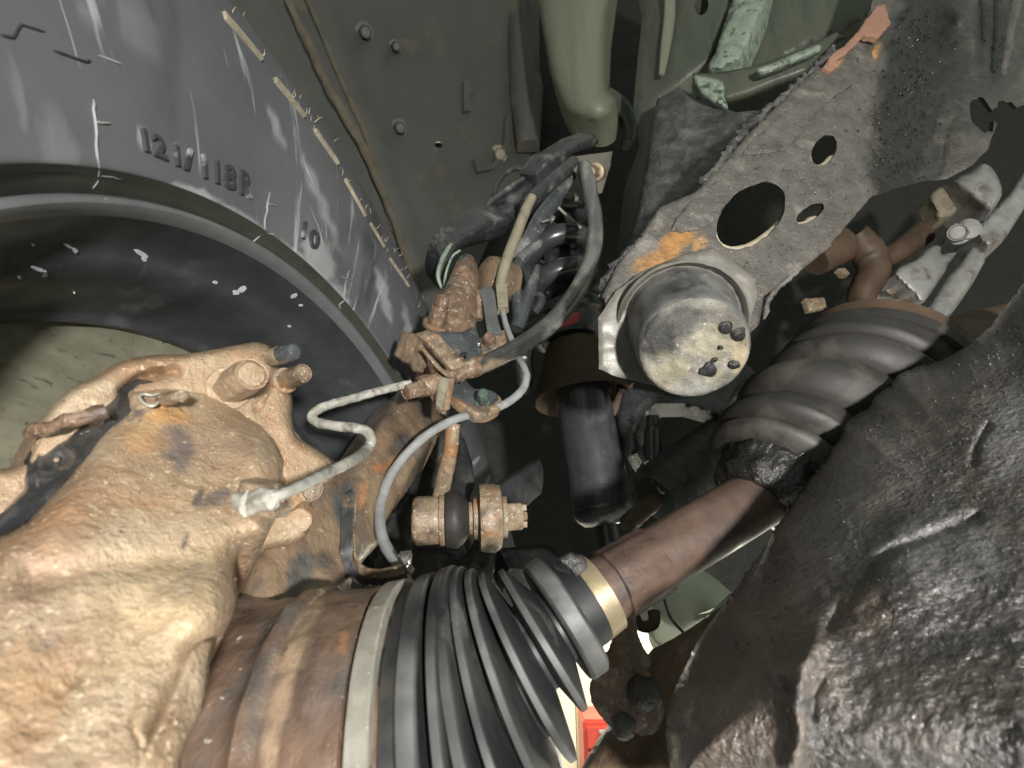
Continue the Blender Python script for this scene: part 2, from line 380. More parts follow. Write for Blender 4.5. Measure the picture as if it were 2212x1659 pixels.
SOOT = M('greasy_soot', [(.018, .018, .020), (.050, .049, .050), (.105, .10, .10)], scale=60, patches=[((.13, .13, .12), 22, .58, .08)], specks=[((.5, .48, .46), 330, .76, .02)], rough=(.18, .45), bump=1.0, bumps=((160, .002), (480, .001)), spec=.6)
LUMP = M('tar_coated_casting', [(.014, .013, .013), (.045, .041, .039), (.115, .105, .10)], scale=24, patches=[((.135, .10, .08), 13, .57, .10), ((.020, .019, .019), 15, .60, .07)],
         specks=[((.26, .245, .24), 280, .68, .04), ((.02, .018, .018), 200, .66, .03)], rough=(.10, .34), bump=1.0, bumps=((130, .0007), (450, .0018)), spec=1.0, coat=.8, coat_rough=.10)
STOP = M('dusty_bump_stop', [(.05, .05, .052), (.12, .118, .115), (.21, .205, .195)], scale=40, patches=[((.025, .025, .027), 40, .62, .08)], specks=[((.4, .38, .34), 380, .70, .03)], rough=(.3, .55), bump=.5)
STOPFACE = M('crusted_face', [(.085, .082, .072), (.19, .18, .155), (.30, .285, .245)], scale=60, patches=[((.42, .37, .22), 40, .66, .06), ((.07, .065, .06), 70, .68, .04)],
             specks=[((.62, .59, .5), 420, .66, .03), ((.05, .05, .045), 300, .70, .02)], rough=(.55, .85), bump=.9, bumps=((350, .0009), (900, .0005)))
RING = M('grey_steel_ring', [(.095, .088, .074), (.175, .165, .145)], scale=40, patches=[((.14, .13, .11), 50, .64, .06)], specks=[((.5, .47, .4), 400, .72, .03)], rough=(.3, .55), bump=.4, metal=.05)
STEEL = M('clamp_steel', [(.27, .255, .215), (.46, .44, .39)], scale=70, patches=[((.20, .165, .12), 60, .60, .08), ((.12, .10, .08), 90, .66, .05)], specks=[((.75, .74, .7), 300, .70, .03)], rough=(.3, .5), bump=.3, metal=.35)
GOLD = M('gold_clamp', [(.30, .24, .15), (.48, .40, .27)], scale=50, patches=[((.18, .12, .08), 60, .62, .08)], rough=(.3, .5), bump=.25, metal=.6)
LINE = M('grey_coated_line', [(.16, .155, .135), (.31, .30, .265), (.42, .41, .37)], scale=110, patches=[((.46, .45, .40), 90, .58, .06), ((.085, .08, .07), 120, .60, .05)], rough=(.35, .6), bump=.5, bumps=((400, .0006),))
WIRE = M('grey_wire', [(.20, .205, .205), (.30, .31, .31)], scale=90, patches=[((.38, .37, .34), 90, .66, .06)], rough=(.4, .65), bump=.3)
HOSE = M('glossy_hose', [(.09, .09, .088), (.17, .17, .16)], scale=30, patches=[((.40, .385, .33), 16, .53, .12)], rough=(.18, .36), bump=.15, spec=.6, coat=.8, coat_rough=.12)
CONDUIT = M('dusty_conduit', [(.17, .15, .105), (.30, .27, .19)], scale=60, patches=[((.08, .075, .06), 50, .64, .08)], rough=(.5, .8), bump=.3)
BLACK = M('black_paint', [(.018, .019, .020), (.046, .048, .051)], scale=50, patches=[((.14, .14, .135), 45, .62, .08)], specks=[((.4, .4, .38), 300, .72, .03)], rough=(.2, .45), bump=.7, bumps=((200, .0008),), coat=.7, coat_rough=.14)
BPLATE = M('wet_black_bracket', [(.028, .032, .036), (.085, .092, .098)], scale=60, patches=[((.22, .15, .10), 60, .66, .06), ((.20, .20, .19), 40, .62, .08)], specks=[((.6, .6, .58), 250, .70, .03)], rough=(.10, .32), bump=.8, bumps=((260, .001),), coat=1.0, coat_rough=.09)
STRAP = M('shiny_dark_steel', [(.14, .14, .145), (.30, .30, .31)], scale=40, patches=[((.16, .10, .07), 60, .64, .06)], rough=(.18, .35), bump=.4, metal=.7)
SHOCK = M('shock_black', [(.026, .027, .029), (.060, .063, .067)], scale=40, patches=[((.09, .093, .10), 40, .66, .07)], specks=[((.35, .34, .3), 240, .76, .02)], rough=(.22, .40), bump=.3, bumps=((200, .0005),), coat=.6, coat_rough=.16)
DARK = flat('dark_backing', (.020, .020, .017), .8)
ALU = M('cast_aluminium', [(.20, .20, .19), (.36, .355, .34)], scale=50, patches=[((.12, .10, .085), 50, .62, .08)], rough=(.4, .65), bump=.5, metal=.2)
BROWNS = M('rusty_pipe', [(.04, .026, .017), (.10, .060, .034)], scale=40, rough=(.5, .8), bump=.4)
TANKM = M('pale_cream_paint', [(.58, .61, .49), (.68, .71, .58)], scale=20, specks=[((.2, .2, .15), 300, .74, .02)], rough=(.4, .6), bump=.1)
GREENNUT = M('green_nut', [(.07, .10, .085), (.16, .21, .18)], scale=120, rough=(.15, .35), bump=.4, metal=.3)
REDM = flat('red_sticker', (.46, .065, .07), .5)
WHITEM = flat('white_wire', (.6, .58, .5), .4, .3)
GREENB = M('greenish_rubber', [(.02, .027, .022), (.055, .07, .055)], scale=40, rough=(.3, .5), bump=.3)
YELLOW = flat('cream_label', (.62, .55, .32), .5)
WALLM = flat('cream_wall_paint', (.72, .70, .50), .7)
WHITEP = flat('white_wall_paint', (.85, .85, .80), .7)
REDP = flat('red_chest_paint', (.45, .05, .03), .4)
GREYF = flat('concrete', (.3, .3, .28), .8)

exec_parts = []
# ================================================================ workshop far behind, seen in the gap under the axle
def wbox(name, lo, hi, m, parent=None, bev=.0):
    org = Vector((0, 0, 0)) if parent is None else parent.location
    bm = bmesh.new(); bmesh.ops.create_cube(bm, size=1)
    for v in bm.verts: v.co = Vector([(lo[i] + hi[i]) / 2 + v.co[i] * (hi[i] - lo[i]) for i in range(3)]) - org
    if bev: bmesh.ops.bevel(bm, geom=bm.edges[:], offset=bev, segments=2, affect='EDGES')
    me = bpy.data.meshes.new(name); bm.to_mesh(me); bm.free(); return link(name, me, m, parent, 30)
f = wbox('floor', (-4, -3, -.05), (6, 3.6, 0), GREYF); f['kind'] = 'structure'
wl = bpy.data.objects.new('workshop_wall', None); COL.objects.link(wl); wl.location = (1, 3.1, 0)
tag(wl, 'bright cream panelled workshop wall seen in the gap under the axle', 'wall')
for k in range(18):
    wbox('panel', (-2.0 + .26 * k, 3.1, .05), (-2.0 + .26 * k + .253, 3.16, .78), WALLM, wl, .004)
wbox('upper_wall', (-2.2, 3.11, .785), (3.2, 3.2, 3), WHITEP, wl)
wbox('skirting', (-2.2, 3.09, 0), (3.2, 3.2, .046), WHITEP, wl)

ch = bpy.data.objects.new('tool_chest', None); COL.objects.link(ch); ch.location = (.50, 2.85, 0)
tag(ch, 'red tool chest standing far off against the cream workshop wall', 'tool chest')
wbox('body', (.33, 2.75, .06), (.72, 2.98, .50), REDP, ch, .008)
for k in range(4): wbox('drawer', (.345, 2.735, .09 + .1 * k), (.705, 2.7495, .175 + .1 * k), REDP, ch, .003)
for k in range(4): wbox('handle', (.40, 2.722, .15 + .1 * k), (.65, 2.7345, .165 + .1 * k), STEEL, ch, .002)
for sx in (.36, .66): wbox('caster', (sx, 2.8, 0), (sx + .03, 2.86, .06), GREYF, ch, .01)

# ================================================================ road wheel
WC = Vector((-.065, .129, .225)); WN = Vector((1, -.317, -.115)).normalized()
W1 = WN.cross(Vector((0, 1, 0))).normalized(); W2 = WN.cross(W1)
SIDE = [(-.07, .400), (-.03, .398), (-.008, .390), (.002, .376), (.012, .352), (.017, .315), (.015, .275), (.007, .238), (.0035, .226), (.0018, .2192), (-.0005, .2186), (-.0030, .2180), (-.007, .2155), (-.0125, .2125)]
def side_ax(r):
    for (a0, r0), (a1, r1) in zip(SIDE, SIDE[1:]):
        if r1 <= r <= r0: return a0 + (a1 - a0) * (r - r0) / (r1 - r0)
    return SIDE[-1][0] if r < SIDE[-1][1] else SIDE[0][0]
def wpt(ang, r, up=0.0): return WC + (W1 * math.cos(ang) + W2 * math.sin(ang)) * r + WN * (side_ax(r) + up)
def hit(u, v):
    """polar place (angle, radius) on the sidewall seen at a layout point"""
    d = P(u, v, 1.0); t0 = -WC.dot(WN) / -d.dot(WN); best = None
    for off in np.linspace(-.02, .02, 81):
        t = (WC.dot(WN) + off) / d.dot(WN); p = d * t - WC; r = (p - WN * p.dot(WN)).length
        e = abs(side_ax(r) - off)
        if best is None or e < best[0]: best = (e, math.atan2(p.dot(W2), p.dot(W1)), r)
    return best[1], best[2]
wheel = thing('road_wheel', 'large black off-road tyre on a black steel rim, filling the upper corner beside the liner', 'wheel', (787, 1463, .225))
def ring(name, prof, m, parent, seg=160, uv=True, stains=()):
    V, Fc, UV = [], [], []
    for (a, r) in prof:
        for k in range(seg + 1):
            t = 2 * math.pi * k / seg; V.append(WC + (W1 * math.cos(t) + W2 * math.sin(t)) * r + WN * a); UV.append((t * .3, r))
    for i in range(len(prof) - 1):
        for k in range(seg): a = i * (seg + 1) + k; Fc.append((a, a + 1, a + seg + 2, a + seg + 1))
    o = mesh(name, V, Fc, m, parent, 40, UV if uv else None); o_bvh[o.name] = BVHTree.FromPolygons([tuple(v) for v in V], Fc)
    if stains: set_stain(o, stain_of([(1106 + F * v.x / v.z, 829.5 + F * v.y / v.z) if v.z > .05 else (-9999, -9999) for v in V], stains))
    return o
prof = [tuple(p) for p in crom(SIDE, 4)]
DUST = (.34, .35, .36)
tyre = ring('tyre', prof + [(-.05, .203), (-.20, .205), (-.24, .29), (-.22, .38), (-.16, .40), (-.07, .400)], TYRE, wheel, 900, stains=[(420, 432, 75, 26, 22, DUST, .8), (510, 475, 80, 22, 28, DUST, .7), (690, 560, 30, 60, -20, DUST, .9), (720, 640, 40, 30, 40, DUST, .7), (640, 560, 70, 18, 38, DUST, .6), (310, 300, 14, 30, -20, DUST, .5),
      (130, 330, 40, 110, -15, DUST, .15), (300, 60, 40, 90, -25, DUST, .14), (690, 430, 12, 120, -22, DUST, .6), (830, 640, 12, 60, -15, DUST, .6), (190, 20, 30, 60, 0, DUST, .2), (40, 200, 14, 90, -12, DUST, .2), (600, 280, 10, 60, -20, DUST, .5),
      (880, 700, 10, 50, -10, DUST, .5), (120, 385, 130, 12, 2, (.05, .05, .038), .9), (330, 412, 100, 12, 18, (.05, .05, .038), .8)])
ring('bead', [(.0012, .2186), (.0008, .2184), (-.0028, .2178), (-.0058, .2160), (-.0085, .2138), (-.0115, .2128)], BEAD, wheel, 400)
ring('rim_lip', [(-.0118, .2128), (-.0070, .2124), (-.0034, .2116), (-.0020, .2102), (-.0024, .2086), (-.0045, .2072), (-.0085, .2064)], RIMLIP, wheel, 400)
rim = ring('rim', [(-.0083, .2065), (-.012, .2060), (-.018, .2050), (-.026, .2035), (-.031, .2000), (-.034, .1965), (-.045, .1945), (-.058, .1935), (-.070, .1925), (-.073, .1905), (-.0745, .1880)]
      + [(-.080, .1895), (-.085, .197), (-.15, .20), (-.05, .2055), (-.02, .2065)], RIM, wheel, 400)
ring('disc', [(-.080, .1945), (-.083, .190), (-.086, .182), (-.090, .168), (-.092, .150), (-.090, .12), (-.090, .09), (-.085, .06), (-.085, .0), (-.10, .0), (-.11, .09), (-.12, .15), (-.11, .19)], DISC, wheel, 200)
for (cu, cv, a, b, rot) in ((68, 527, 4, 3, 0), (305, 548, 22, 6, 28), (78, 580, 16, 5, 20), (95, 590, 6, 9, 30), (145, 530, 13, 4, 25), (160, 540, 7, 5, 40), (523, 626, 13, 7, -30), (510, 632, 9, 6, 10), (312, 560, 7, 6, 60), (40, 598, 4, 3, 0), (160, 632, 3, 2, 0), (635, 640, 5, 10, 60), (650, 660, 6, 3, 0), (465, 610, 7, 4, 0), (625, 705, 5, 3, 0)):
    pl = ell(cu, cv, a * .8, b * .8, rot, 12, .45); sheet('paint_chip', pl, [(p[0], p[1], on(rim, *p, .0004)) for p in (pl[0], pl[4], pl[8])], TCHIP, rim, thick=.0006, step=6, smooth_n=1)
# raised size lettering on the sidewall
def wtext(body, p0, p1, hpx, name, grow=.0):
    a0, r0 = hit(*p0); a1, r1 = hit(*p1); at_, rt_ = hit(p0[0] + hpx[0], p0[1] + hpx[1])
    cu = bpy.data.curves.new('lettering', 'FONT'); cu.body = body; cu.size = 1; cu.extrude = .5; cu.offset = .016; cu.space_character = 1.08; cu.resolution_u = 3; cu.bevel_depth = 0
    o = bpy.data.objects.new('lettering', cu); me = bpy.data.meshes.new_from_object(o)
    wid = max(v.co.x for v in me.vertices); hh = .72
    bm = bmesh.new(); bm.from_mesh(me); bmesh.ops.triangulate(bm, faces=bm.faces); bmesh.ops.subdivide_edges(bm, edges=[e for e in bm.edges if e.calc_length() > .25], cuts=1)
    V = []; bm.verts.index_update()
    for v in bm.verts:
        s = v.co.x / wid; a = a0 + (a1 - a0) * s; r = r0 + (r1 - r0) * s + v.co.y / hh * (rt_ - r0) * (1 + grow * s); V.append(wpt(a, r, (.0010 + .0006 * (a0 > -1.2)) if v.co.z > 0 else -.001))
    Fc = [tuple(q.index for q in f.verts) for f in bm.faces]; bm.free(); bpy.data.objects.remove(o); bpy.data.curves.remove(cu); bpy.data.meshes.remove(me)
    return mesh(name, V, Fc, MOULD, tyre, 30)
for bd, f0, wd in (('1', 0, .062), ('2', .115, .115), ('1', .285, .062), ('/', .395, .085), ('1', .53, .062), ('1', .64, .062), ('8', .745, .11), ('R', .885, .115)):
    f1 = f0 + wd; wtext(bd, (300 + 241 * f0, 324 + 106 * f0), (300 + 241 * f1, 324 + 106 * f1), (8 + 5 * f0, -44 + 0 * f0), 'size_letter')
wtext('10', (642, 506), (682, 545), (8, -30), 'ply_lettering', .2)
def wline(name, pts, r_m, m, up=.0004, seg=6, parent=None, closed=False, n=5):
    path = []
    for (p, q) in zip(pts, pts[1:]):
        for k in range(n): path.append((p[0] + (q[0] - p[0]) * k / n, p[1] + (q[1] - p[1]) * k / n))
    path.append(pts[-1]); pp = [wpt(*hit(*p), up) for p in path]; V, Fc = [], []
    for i, (p, (x, y)) in enumerate(zip(pp, frames(pp))):
        for k in range(seg):
            a = 2 * math.pi * k / seg; V.append(p + (x * math.cos(a) + y * math.sin(a)) * px(r_m, p.z) * (1 if 0 < i < len(pp) - 1 else .5))
    for i in range(len(pp) - 1):
        for k in range(seg): a, b = i * seg + k, i * seg + (k + 1) % seg; Fc.append((a, b, b + seg, a + seg))
    Fc += [tuple(range(seg)), tuple(range(len(V) - seg, len(V)))]
    return mesh(name, V, Fc, m, parent or tyre, 60)
for L_ in ([(199, 216), (204, 268), (211, 383)], [(201, 265), (238, 267)], [(208, 379), (262, 386)], [(581, 415), (575, 455), (566, 505)], [(577, 441), (597, 445)], [(566, 503), (590, 508)],
           [(752, 585), (740, 640), (732, 668)], [(737, 598), (760, 606)], [(212, 120), (262, 140)]):
    wline('mould_line', L_, 3.0 if L_[0][0] < 300 else 2.0, TDUST)
for L_ in ([(211, 390), (182, 430)], [(560, 510), (540, 528)]): wline('mould_line', L_, 1.8, TDUST)
for L_ in ([(0, 76), (26, 82), (34, 70), (43, 53), (96, 70)], [(114, 110), (185, 135), (192, 132)]): wline('sipe', L_, 3.6, BLACKR, .0003)
for L_ in ([(560, 200), (640, 310), (700, 450), (705, 520)], [(663, 425), (690, 500), (700, 545)]): wline('scuff_mark', L_, 1.6, TDUST, .0)
# beige worn ribs and fringe of rubber hairs along the shoulder
rr = random.Random(3); SH = [(472, 22), (600, 178), (664, 264), (730, 362), (770, 440), (815, 515), (850, 575), (893, 645), (915, 690)]
for (a, b, wd) in (((480, 35), (560, 128), 3.4), ((592, 174), (655, 252), 2.6), ((678, 283), (727, 355), 2.2), ((742, 390), (786, 468), 1.8), ((796, 485), (826, 535), 1.6), ((838, 560), (880, 620), 1.4)):
    A0, R0 = hit(*a); A1, R1 = hit(*b); V, Fc = [], []
    K = 12
    for k in range(K + 1):
        s = k / K; a_ = A0 + (A1 - A0) * s; r_ = R0 + (R1 - R0) * s; wv = wd * .0007 * (1.15 - .5 * s) * (1 + .25 * noise.noise(Vector((k * .7, wd, 0))))
        for (dr, up) in ((-wv, -.001), (-wv * .8, .0022), (wv * .8, .0026), (wv, -.001)): V.append(wpt(a_, r_ + dr, up))
    for k in range(K):
        for q in range(4): i, j = k * 4 + q, k * 4 + (q + 1) % 4; Fc.append((i, j, j + 4, i + 4))
    Fc += [(0, 1, 2, 3), tuple(K * 4 + q for q in (3, 2, 1, 0))]
    mesh('tread_rib', V, Fc, TBEIGE, tyre, 30)
gs = []
for k in range(52):
    s = rr.random(); i = min(int(s * (len(SH) - 1)), len(SH) - 2); q = s * (len(SH) - 1) - i
    u = SH[i][0] + (SH[i + 1][0] - SH[i][0]) * q + rr.uniform(-6, 22); v = SH[i][1] + (SH[i + 1][1] - SH[i][1]) * q + rr.uniform(-10, 6)
    a, r = hit(u, v); r = min(r, .388); p = wpt(a, r); L_ = rr.uniform(.003, .0075); d1 = (p - WC).normalized() * .9 + WN * rr.uniform(.1, .9) + Vector((rr.uniform(-.5, .5), rr.uniform(-.6, .3), 0))
    d1.normalize(); d2 = (d1 + Vector((rr.uniform(-1, 1), rr.uniform(-1, .3), rr.uniform(-.6, .6)))).normalized()
    pts = [p - d1 * .001, p + d1 * L_ * .6, p + d1 * L_ * .6 + d2 * L_ * .5]; V, Fc = [], []
    for i_, (c, (x, y)) in enumerate(zip(pts, frames(pts))):
        for m_ in range(4): an = m_ * math.pi / 2; V.append(c + (x * math.cos(an) + y * math.sin(an)) * (.00042, .0003, .00012)[i_])
    for i_ in range(2):
        for m_ in range(4): a_, b_ = i_ * 4 + m_, i_ * 4 + (m_ + 1) % 4; Fc.append((a_, b_, b_ + 4, a_ + 4))
    gs.append((V, Fc))
hr = mesh('rubber_hairs', *join(*gs), TBEIGE, tyre, 60); hr['kind'] = 'stuff'

# ================================================================ inner fender liner
DL = [(620, 100, .74), (1100, 100, 1.00), (950, 800, .84)]
liner = thing('fender_liner', 'flat olive grey sheet metal wing panel behind the tyre, with bolts and a small hole', 'body panel', (900, 400, .85))
lo_ = [(-500, -700), (1165, -700), (1165, 260), (1140, 420), (1075, 480), (1010, 620), (960, 760), (900, 980), (500, 980), (-500, 980)]
sheet('panel', lo_, DL, LINER, liner, thick=.004, step=22, R=10, holes=[ell(*t1('B', 1150, 900), 9, 7, 0, 14)],
      nz=((.006, 5),), bumps=[(*t1('B', 1150, 845), 14, .008), (*t1('B', 1150, 945), 16, .007), (*t1('B', 890, 380), 30, -.008), (*t1('B', 1330, 650), 16, -.010), (*t1('B', 620, 100), 26, -.008)],
      grooves=[([(700, 0), (770, 200), (850, 420), (930, 640)], 14, .010)])
sheet('hole_backing', ell(*t1('B', 1150, 900), 20, 18, 0, 14), [(a, b, .99) for a, b in ((900, 300), (960, 300), (930, 340))], DARK, liner, thick=.004, step=20)  # added dark sheet, keeps the hole black against the lit wall behind
def dl(u, v, o=.0): s = plane3(DL); return 1 / (s[0] * u + s[1] * v + s[2]) - o
tube('edge_seam', [(596, -60, dl(596, 0, .03), 7), (650, 60, dl(650, 60, .03), 8), (710, 190, dl(710, 190, .03), 9), (790, 330, dl(790, 330, .03), 8), (860, 500, dl(860, 500, .03), 8), (905, 640, dl(905, 640, .03), 8)], LTAN, liner, seg=8, flat=.4, rough=.003)
tube('edge_seam', [(640, -60, dl(640, 0, .01), 6), (740, 180, dl(740, 180, .01), 5), (790, 290, dl(790, 290, .01), 7), (830, 440, dl(830, 440, .01), 6), (880, 560, dl(880, 560, .01), 7), (920, 690, dl(920, 690, .01), 5)], LTAN, liner, seg=8, flat=.4, rough=.002)
for (c, r_) in (((905, 790), 13), ((1525, 955), 13), ((690, 195), 14), ((880, 285), 10)):
    u, v = t1('B', *c); d = dl(u, v); bolt('bolt', (u - 2, v + 2, d + .003), (u + 3, v + 1, d - .018), r_, CONDUIT if c[0] == 1525 else LINER, liner, flange=1.5)
sheet('stiffener', T('B', (1370, 990), (1395, 1070), (1490, 1050), (1600, 940), (1600, 720), (1570, 720), (1560, 880), (1490, 1010), (1400, 1040), (1385, 985)), [(a, b, dl(a, b, .012)) for a, b in ((1030, 350), (1100, 250), (1060, 380))], LINER, liner, thick=.010, step=10, bulge=.003, R=5)
sheet('stiffener', T('B', (1305, 500), (1370, 470), (1385, 560), (1345, 600), (1350, 690), (1310, 690)), [(a, b, dl(a, b, .010)) for a, b in ((1000, 180), (1030, 230), (1010, 240))], LINER, liner, thick=.008, step=10, bulge=.003, R=6)

# added dark backing sheet, keeps the gaps black against the lit wall
ap = thing('gap_backing', 'added near-black backing sheet standing deep behind the spring and hoses', 'body panel', (1250, 700, 1.05))
sheet('panel', [(1080, -700), (2900, -700), (2900, 1330), (1400, 1335), (880, 1335), (820, 800), (1000, 600), (1100, 400)], [(1100, 0, 1.10), (2300, 0, 1.0), (1100, 1200, .82)], DARK, ap, thick=.006, step=40, nz=((.02, 4),), R=1)  # the added backing sheet itself
sheet('rib', T('C', (-420, -100), (-250, -100), (-210, 300), (-120, 700), (-150, 1150), (-330, 1150), (-390, 700)), [(1100, 0, 1.02), (1200, 0, 1.02), (1120, 300, .96)], LINER, ap, thick=.02, step=20, bulge=.02, R=30)

# olive round-nosed panel
pil = thing('rounded_body_pillar', 'pale olive hanging panel with a rounded lower end, beside the black gap', 'body panel', (1240, 120, .78))
sheet('panel', [(1160, -120), (1318, -120), (1312, 40), (1308, 150), (1312, 190), (1330, 215), (1322, 246), (1295, 262), (1262, 258), (1225, 240), (1200, 190), (1180, 110)], [(1160, 0, .80), (1310, 0, .76), (1240, 240, .72)], PILLAR, pil, thick=.05, bulge=.045, R=80, step=9, smooth_n=3, nz=((.001, 40),))
sheet('lower_bracket', T('C', (300, 900), (380, 700), (470, 730), (560, 810), (610, 920), (620, 1050), (580, 1130), (520, 1130), (530, 1060), (500, 950), (430, 900), (310, 960)), [(1300, 220, .745), (1380, 220, .745), (1340, 320, .73)], RAIL, pil, thick=.015, bulge=.006, R=10, step=7, smooth_n=3)

# ================================================================ frame rail and body mount
rail = thing('frame_rail', 'dark green painted frame rail beside the black gap with pale sealer on its seam', 'frame rail', (1480, 150, .66))
sheet('web', T('C', (560, -400), (1460, -400), (1380, 0), (1200, 480), (1060, 590), (950, 680), (800, 780), (745, 980), (735, 1200), (680, 1650), (600, 2300), (430, 2300), (520, 1500), (640, 1150), (590, 850), (620, 520), (660, 150)), [(1380, 0, .72), (1560, 0, .62), (1400, 300, .62)], RAIL, rail, thick=.03, bulge=.006, R=14, step=10, nz=((.002, 14),), holes=[ell(*t1('C', 1130, 40), 15, 22, 5, 18)])
tube('pressed_rib', [(*t1('C', 880, -200), .66, 11), (*t1('C', 880, 100), .655, 12), (*t1('C', 850, 350), .64, 11), (*t1('C', 815, 590), .62, 6)], PILLAR, rail, seg=12, flat=.4)
sheet('sealed_flange', T('C', (1390, -200), (1700, -200), (1640, 20), (1540, 250), (1440, 480), (1340, 520), (1300, 560), (1200, 560), (1180, 520), (1240, 420), (1300, 220), (1370, 20)), [(1590, 0, .59), (1650, 0, .57), (1560, 130, .56)], PALE, rail, thick=.03, bulge=.010, R=16, step=6, nz=((.003, 50),))
sheet('side_wall', T('C', (1640, -200), (2700, -200), (2500, 100), (2250, 260), (2000, 330), (1700, 500), (1560, 520), (1440, 500), (1520, 300), (1640, 20)), [(1680, 0, .60), (1850, 0, .56), (1700, 120, .57)], RAIL, rail, thick=.03, bulge=.006, R=10, step=9, nz=((.005, 14),))
sheet('lower_flange', T('C', (1060, 580), (1200, 580), (1350, 560), (1600, 510), (1900, 400), (2200, 250), (2280, 300), (2120, 420), (1950, 570), (1750, 640), (1500, 740), (1330, 790), (1200, 740), (1110, 690)), [(1520, 160, .56), (1800, 80, .52), (1570, 220, .54)], RAIL, rail, thick=.008, bulge=.006, R=26, step=5, nz=((.0014, 40),), smooth=180)
sheet('sealer_bead', T('C', (1060, 600), (1130, 600), (1300, 640), (1310, 760), (1340, 850), (1250, 830), (1120, 740)), [(1510, 170, .53), (1570, 180, .52), (1560, 230, .515)], PALE, rail, thick=.006, bulge=.008, R=14, step=5, nz=((.0018, 70),), smooth_n=2, smooth=180)
sheet('sealer_bead', T('C', (1570, 540), (1700, 500), (1850, 430), (2050, 350), (2070, 400), (1900, 480), (1700, 560), (1590, 590)), [(1640, 150, .515), (1760, 110, .505), (1700, 145, .51)], PALE, rail, thick=.006, bulge=.005, R=10, step=5, nz=((.0014, 70),), smooth_n=2, smooth=180)
# grey sooty gusset beside the rail
gus = thing('rail_gusset', 'dull grey gritty gusset plate between the green rail and the perforated arm', 'gusset', (1470, 420, .52))
sheet('plate', T('C', (780, 780), (950, 690), (1080, 780), (1250, 830), (1400, 890), (1620, 870), (1760, 800), (1700, 900), (1400, 1150), (1150, 1450), (900, 1700), (700, 1950), (500, 2300), (430, 2300), (600, 1750), (700, 1300), (740, 950)), [(1430, 240, .56), (1640, 250, .50), (1400, 480, .48)], SOOT, gus, thick=.02, bulge=.012, R=30, step=7, nz=((.004, 30), (.002, 90)), grooves=[(T('C', (980, 720), (1030, 850), (1010, 1050), (900, 1150)), 6, .004), (T('C', (900, 850), (930, 1000), (1080, 1250), (1130, 1400)), 9, .004)])

# ================================================================ perforated arm with rubber bump stop
DP = [(1340, 620, .315), (1620, 470, .335), (1850, 150, .42), (1700, 600, .33)]
arm = thing('perforated_crossmember', 'grit-covered grey steel arm with one big oval hole and small holes, rusty at its edge', 'chassis bracket', (1620, 450, .33))
holes = [ell(*t1('D', 1880, 910), 24, 40, -20, 20, .2), ell(*t1('D', 2060, 900), 26, 28, 20, 18, .25), ell(1622, 466, 88, 56, -42, 40, .04), ell(1780, 325, 36, 24, -58, 26, .06), ell(1750, 461, 35, 15, -32, 24, .08)]
AO = [(1300, 640), (1330, 575), (1375, 520), *T('C', (800, 1640), (1090, 1520), (1180, 1400), (1330, 1270), (1460, 1100), (1680, 890), (1850, 720), (2050, 540)), *T('D', (620, 540), (760, 390), (900, 250), (1020, 60), (1080, -300), (2400, -300), (2400, 820), (2200, 830), (2010, 960), (1960, 1080), (1930, 1180), (1800, 1310), (1600, 1420), (1430, 1430), (1180, 1500), (1000, 1560)),
      (1800, 520), (1760, 560), (1700, 600), (1650, 640), (1640, 700), (1560, 780), (1400, 780), (1320, 700)]
DK = (.010, .0095, .009)  # black grease, with the shade of the bent right side put in
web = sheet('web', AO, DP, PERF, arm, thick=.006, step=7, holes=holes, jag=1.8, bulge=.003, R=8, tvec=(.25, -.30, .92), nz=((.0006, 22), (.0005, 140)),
      bumps=[(1960, 60, 110, -.035), (1985, 220, 110, -.035), (1960, 340, 90, -.03), (2080, 30, 40, .02), (2090, 300, 60, .01), *[(x, y, 7, -.0035) for x, y in T('D', (735, 680), (890, 720), (680, 790), (895, 830), (1070, 720), (780, 1340), (520, 1470), (450, 1410), (290, 1340), (780, 1560), (810, 1170))]],
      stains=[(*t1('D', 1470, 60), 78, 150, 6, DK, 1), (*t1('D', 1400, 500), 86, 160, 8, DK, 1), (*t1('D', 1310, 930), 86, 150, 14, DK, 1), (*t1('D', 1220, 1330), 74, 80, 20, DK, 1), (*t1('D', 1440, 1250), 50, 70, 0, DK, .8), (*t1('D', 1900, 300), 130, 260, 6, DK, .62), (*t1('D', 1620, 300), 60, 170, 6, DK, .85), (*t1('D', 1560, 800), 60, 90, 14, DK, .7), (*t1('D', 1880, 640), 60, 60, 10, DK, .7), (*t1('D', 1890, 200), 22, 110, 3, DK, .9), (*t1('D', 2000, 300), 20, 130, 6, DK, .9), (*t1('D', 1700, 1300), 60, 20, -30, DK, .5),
        (*t1('H', 450, 400), 44, 24, -30, (.36, .17, .045), .85), (*t1('H', 300, 560), 50, 22, -28, (.36, .17, .045), .8), (*t1('H', 120, 660), 40, 18, -25, (.32, .16, .05), .8), (*t1('H', 700, 440), 18, 16, -30, (.40, .22, .08), .7), (*t1('D', 700, 480), 30, 18, -50, (.48, .24, .07), .8), (*t1('D', 1060, 400), 8, 22, 25, (.5, .25, .07), .8)])
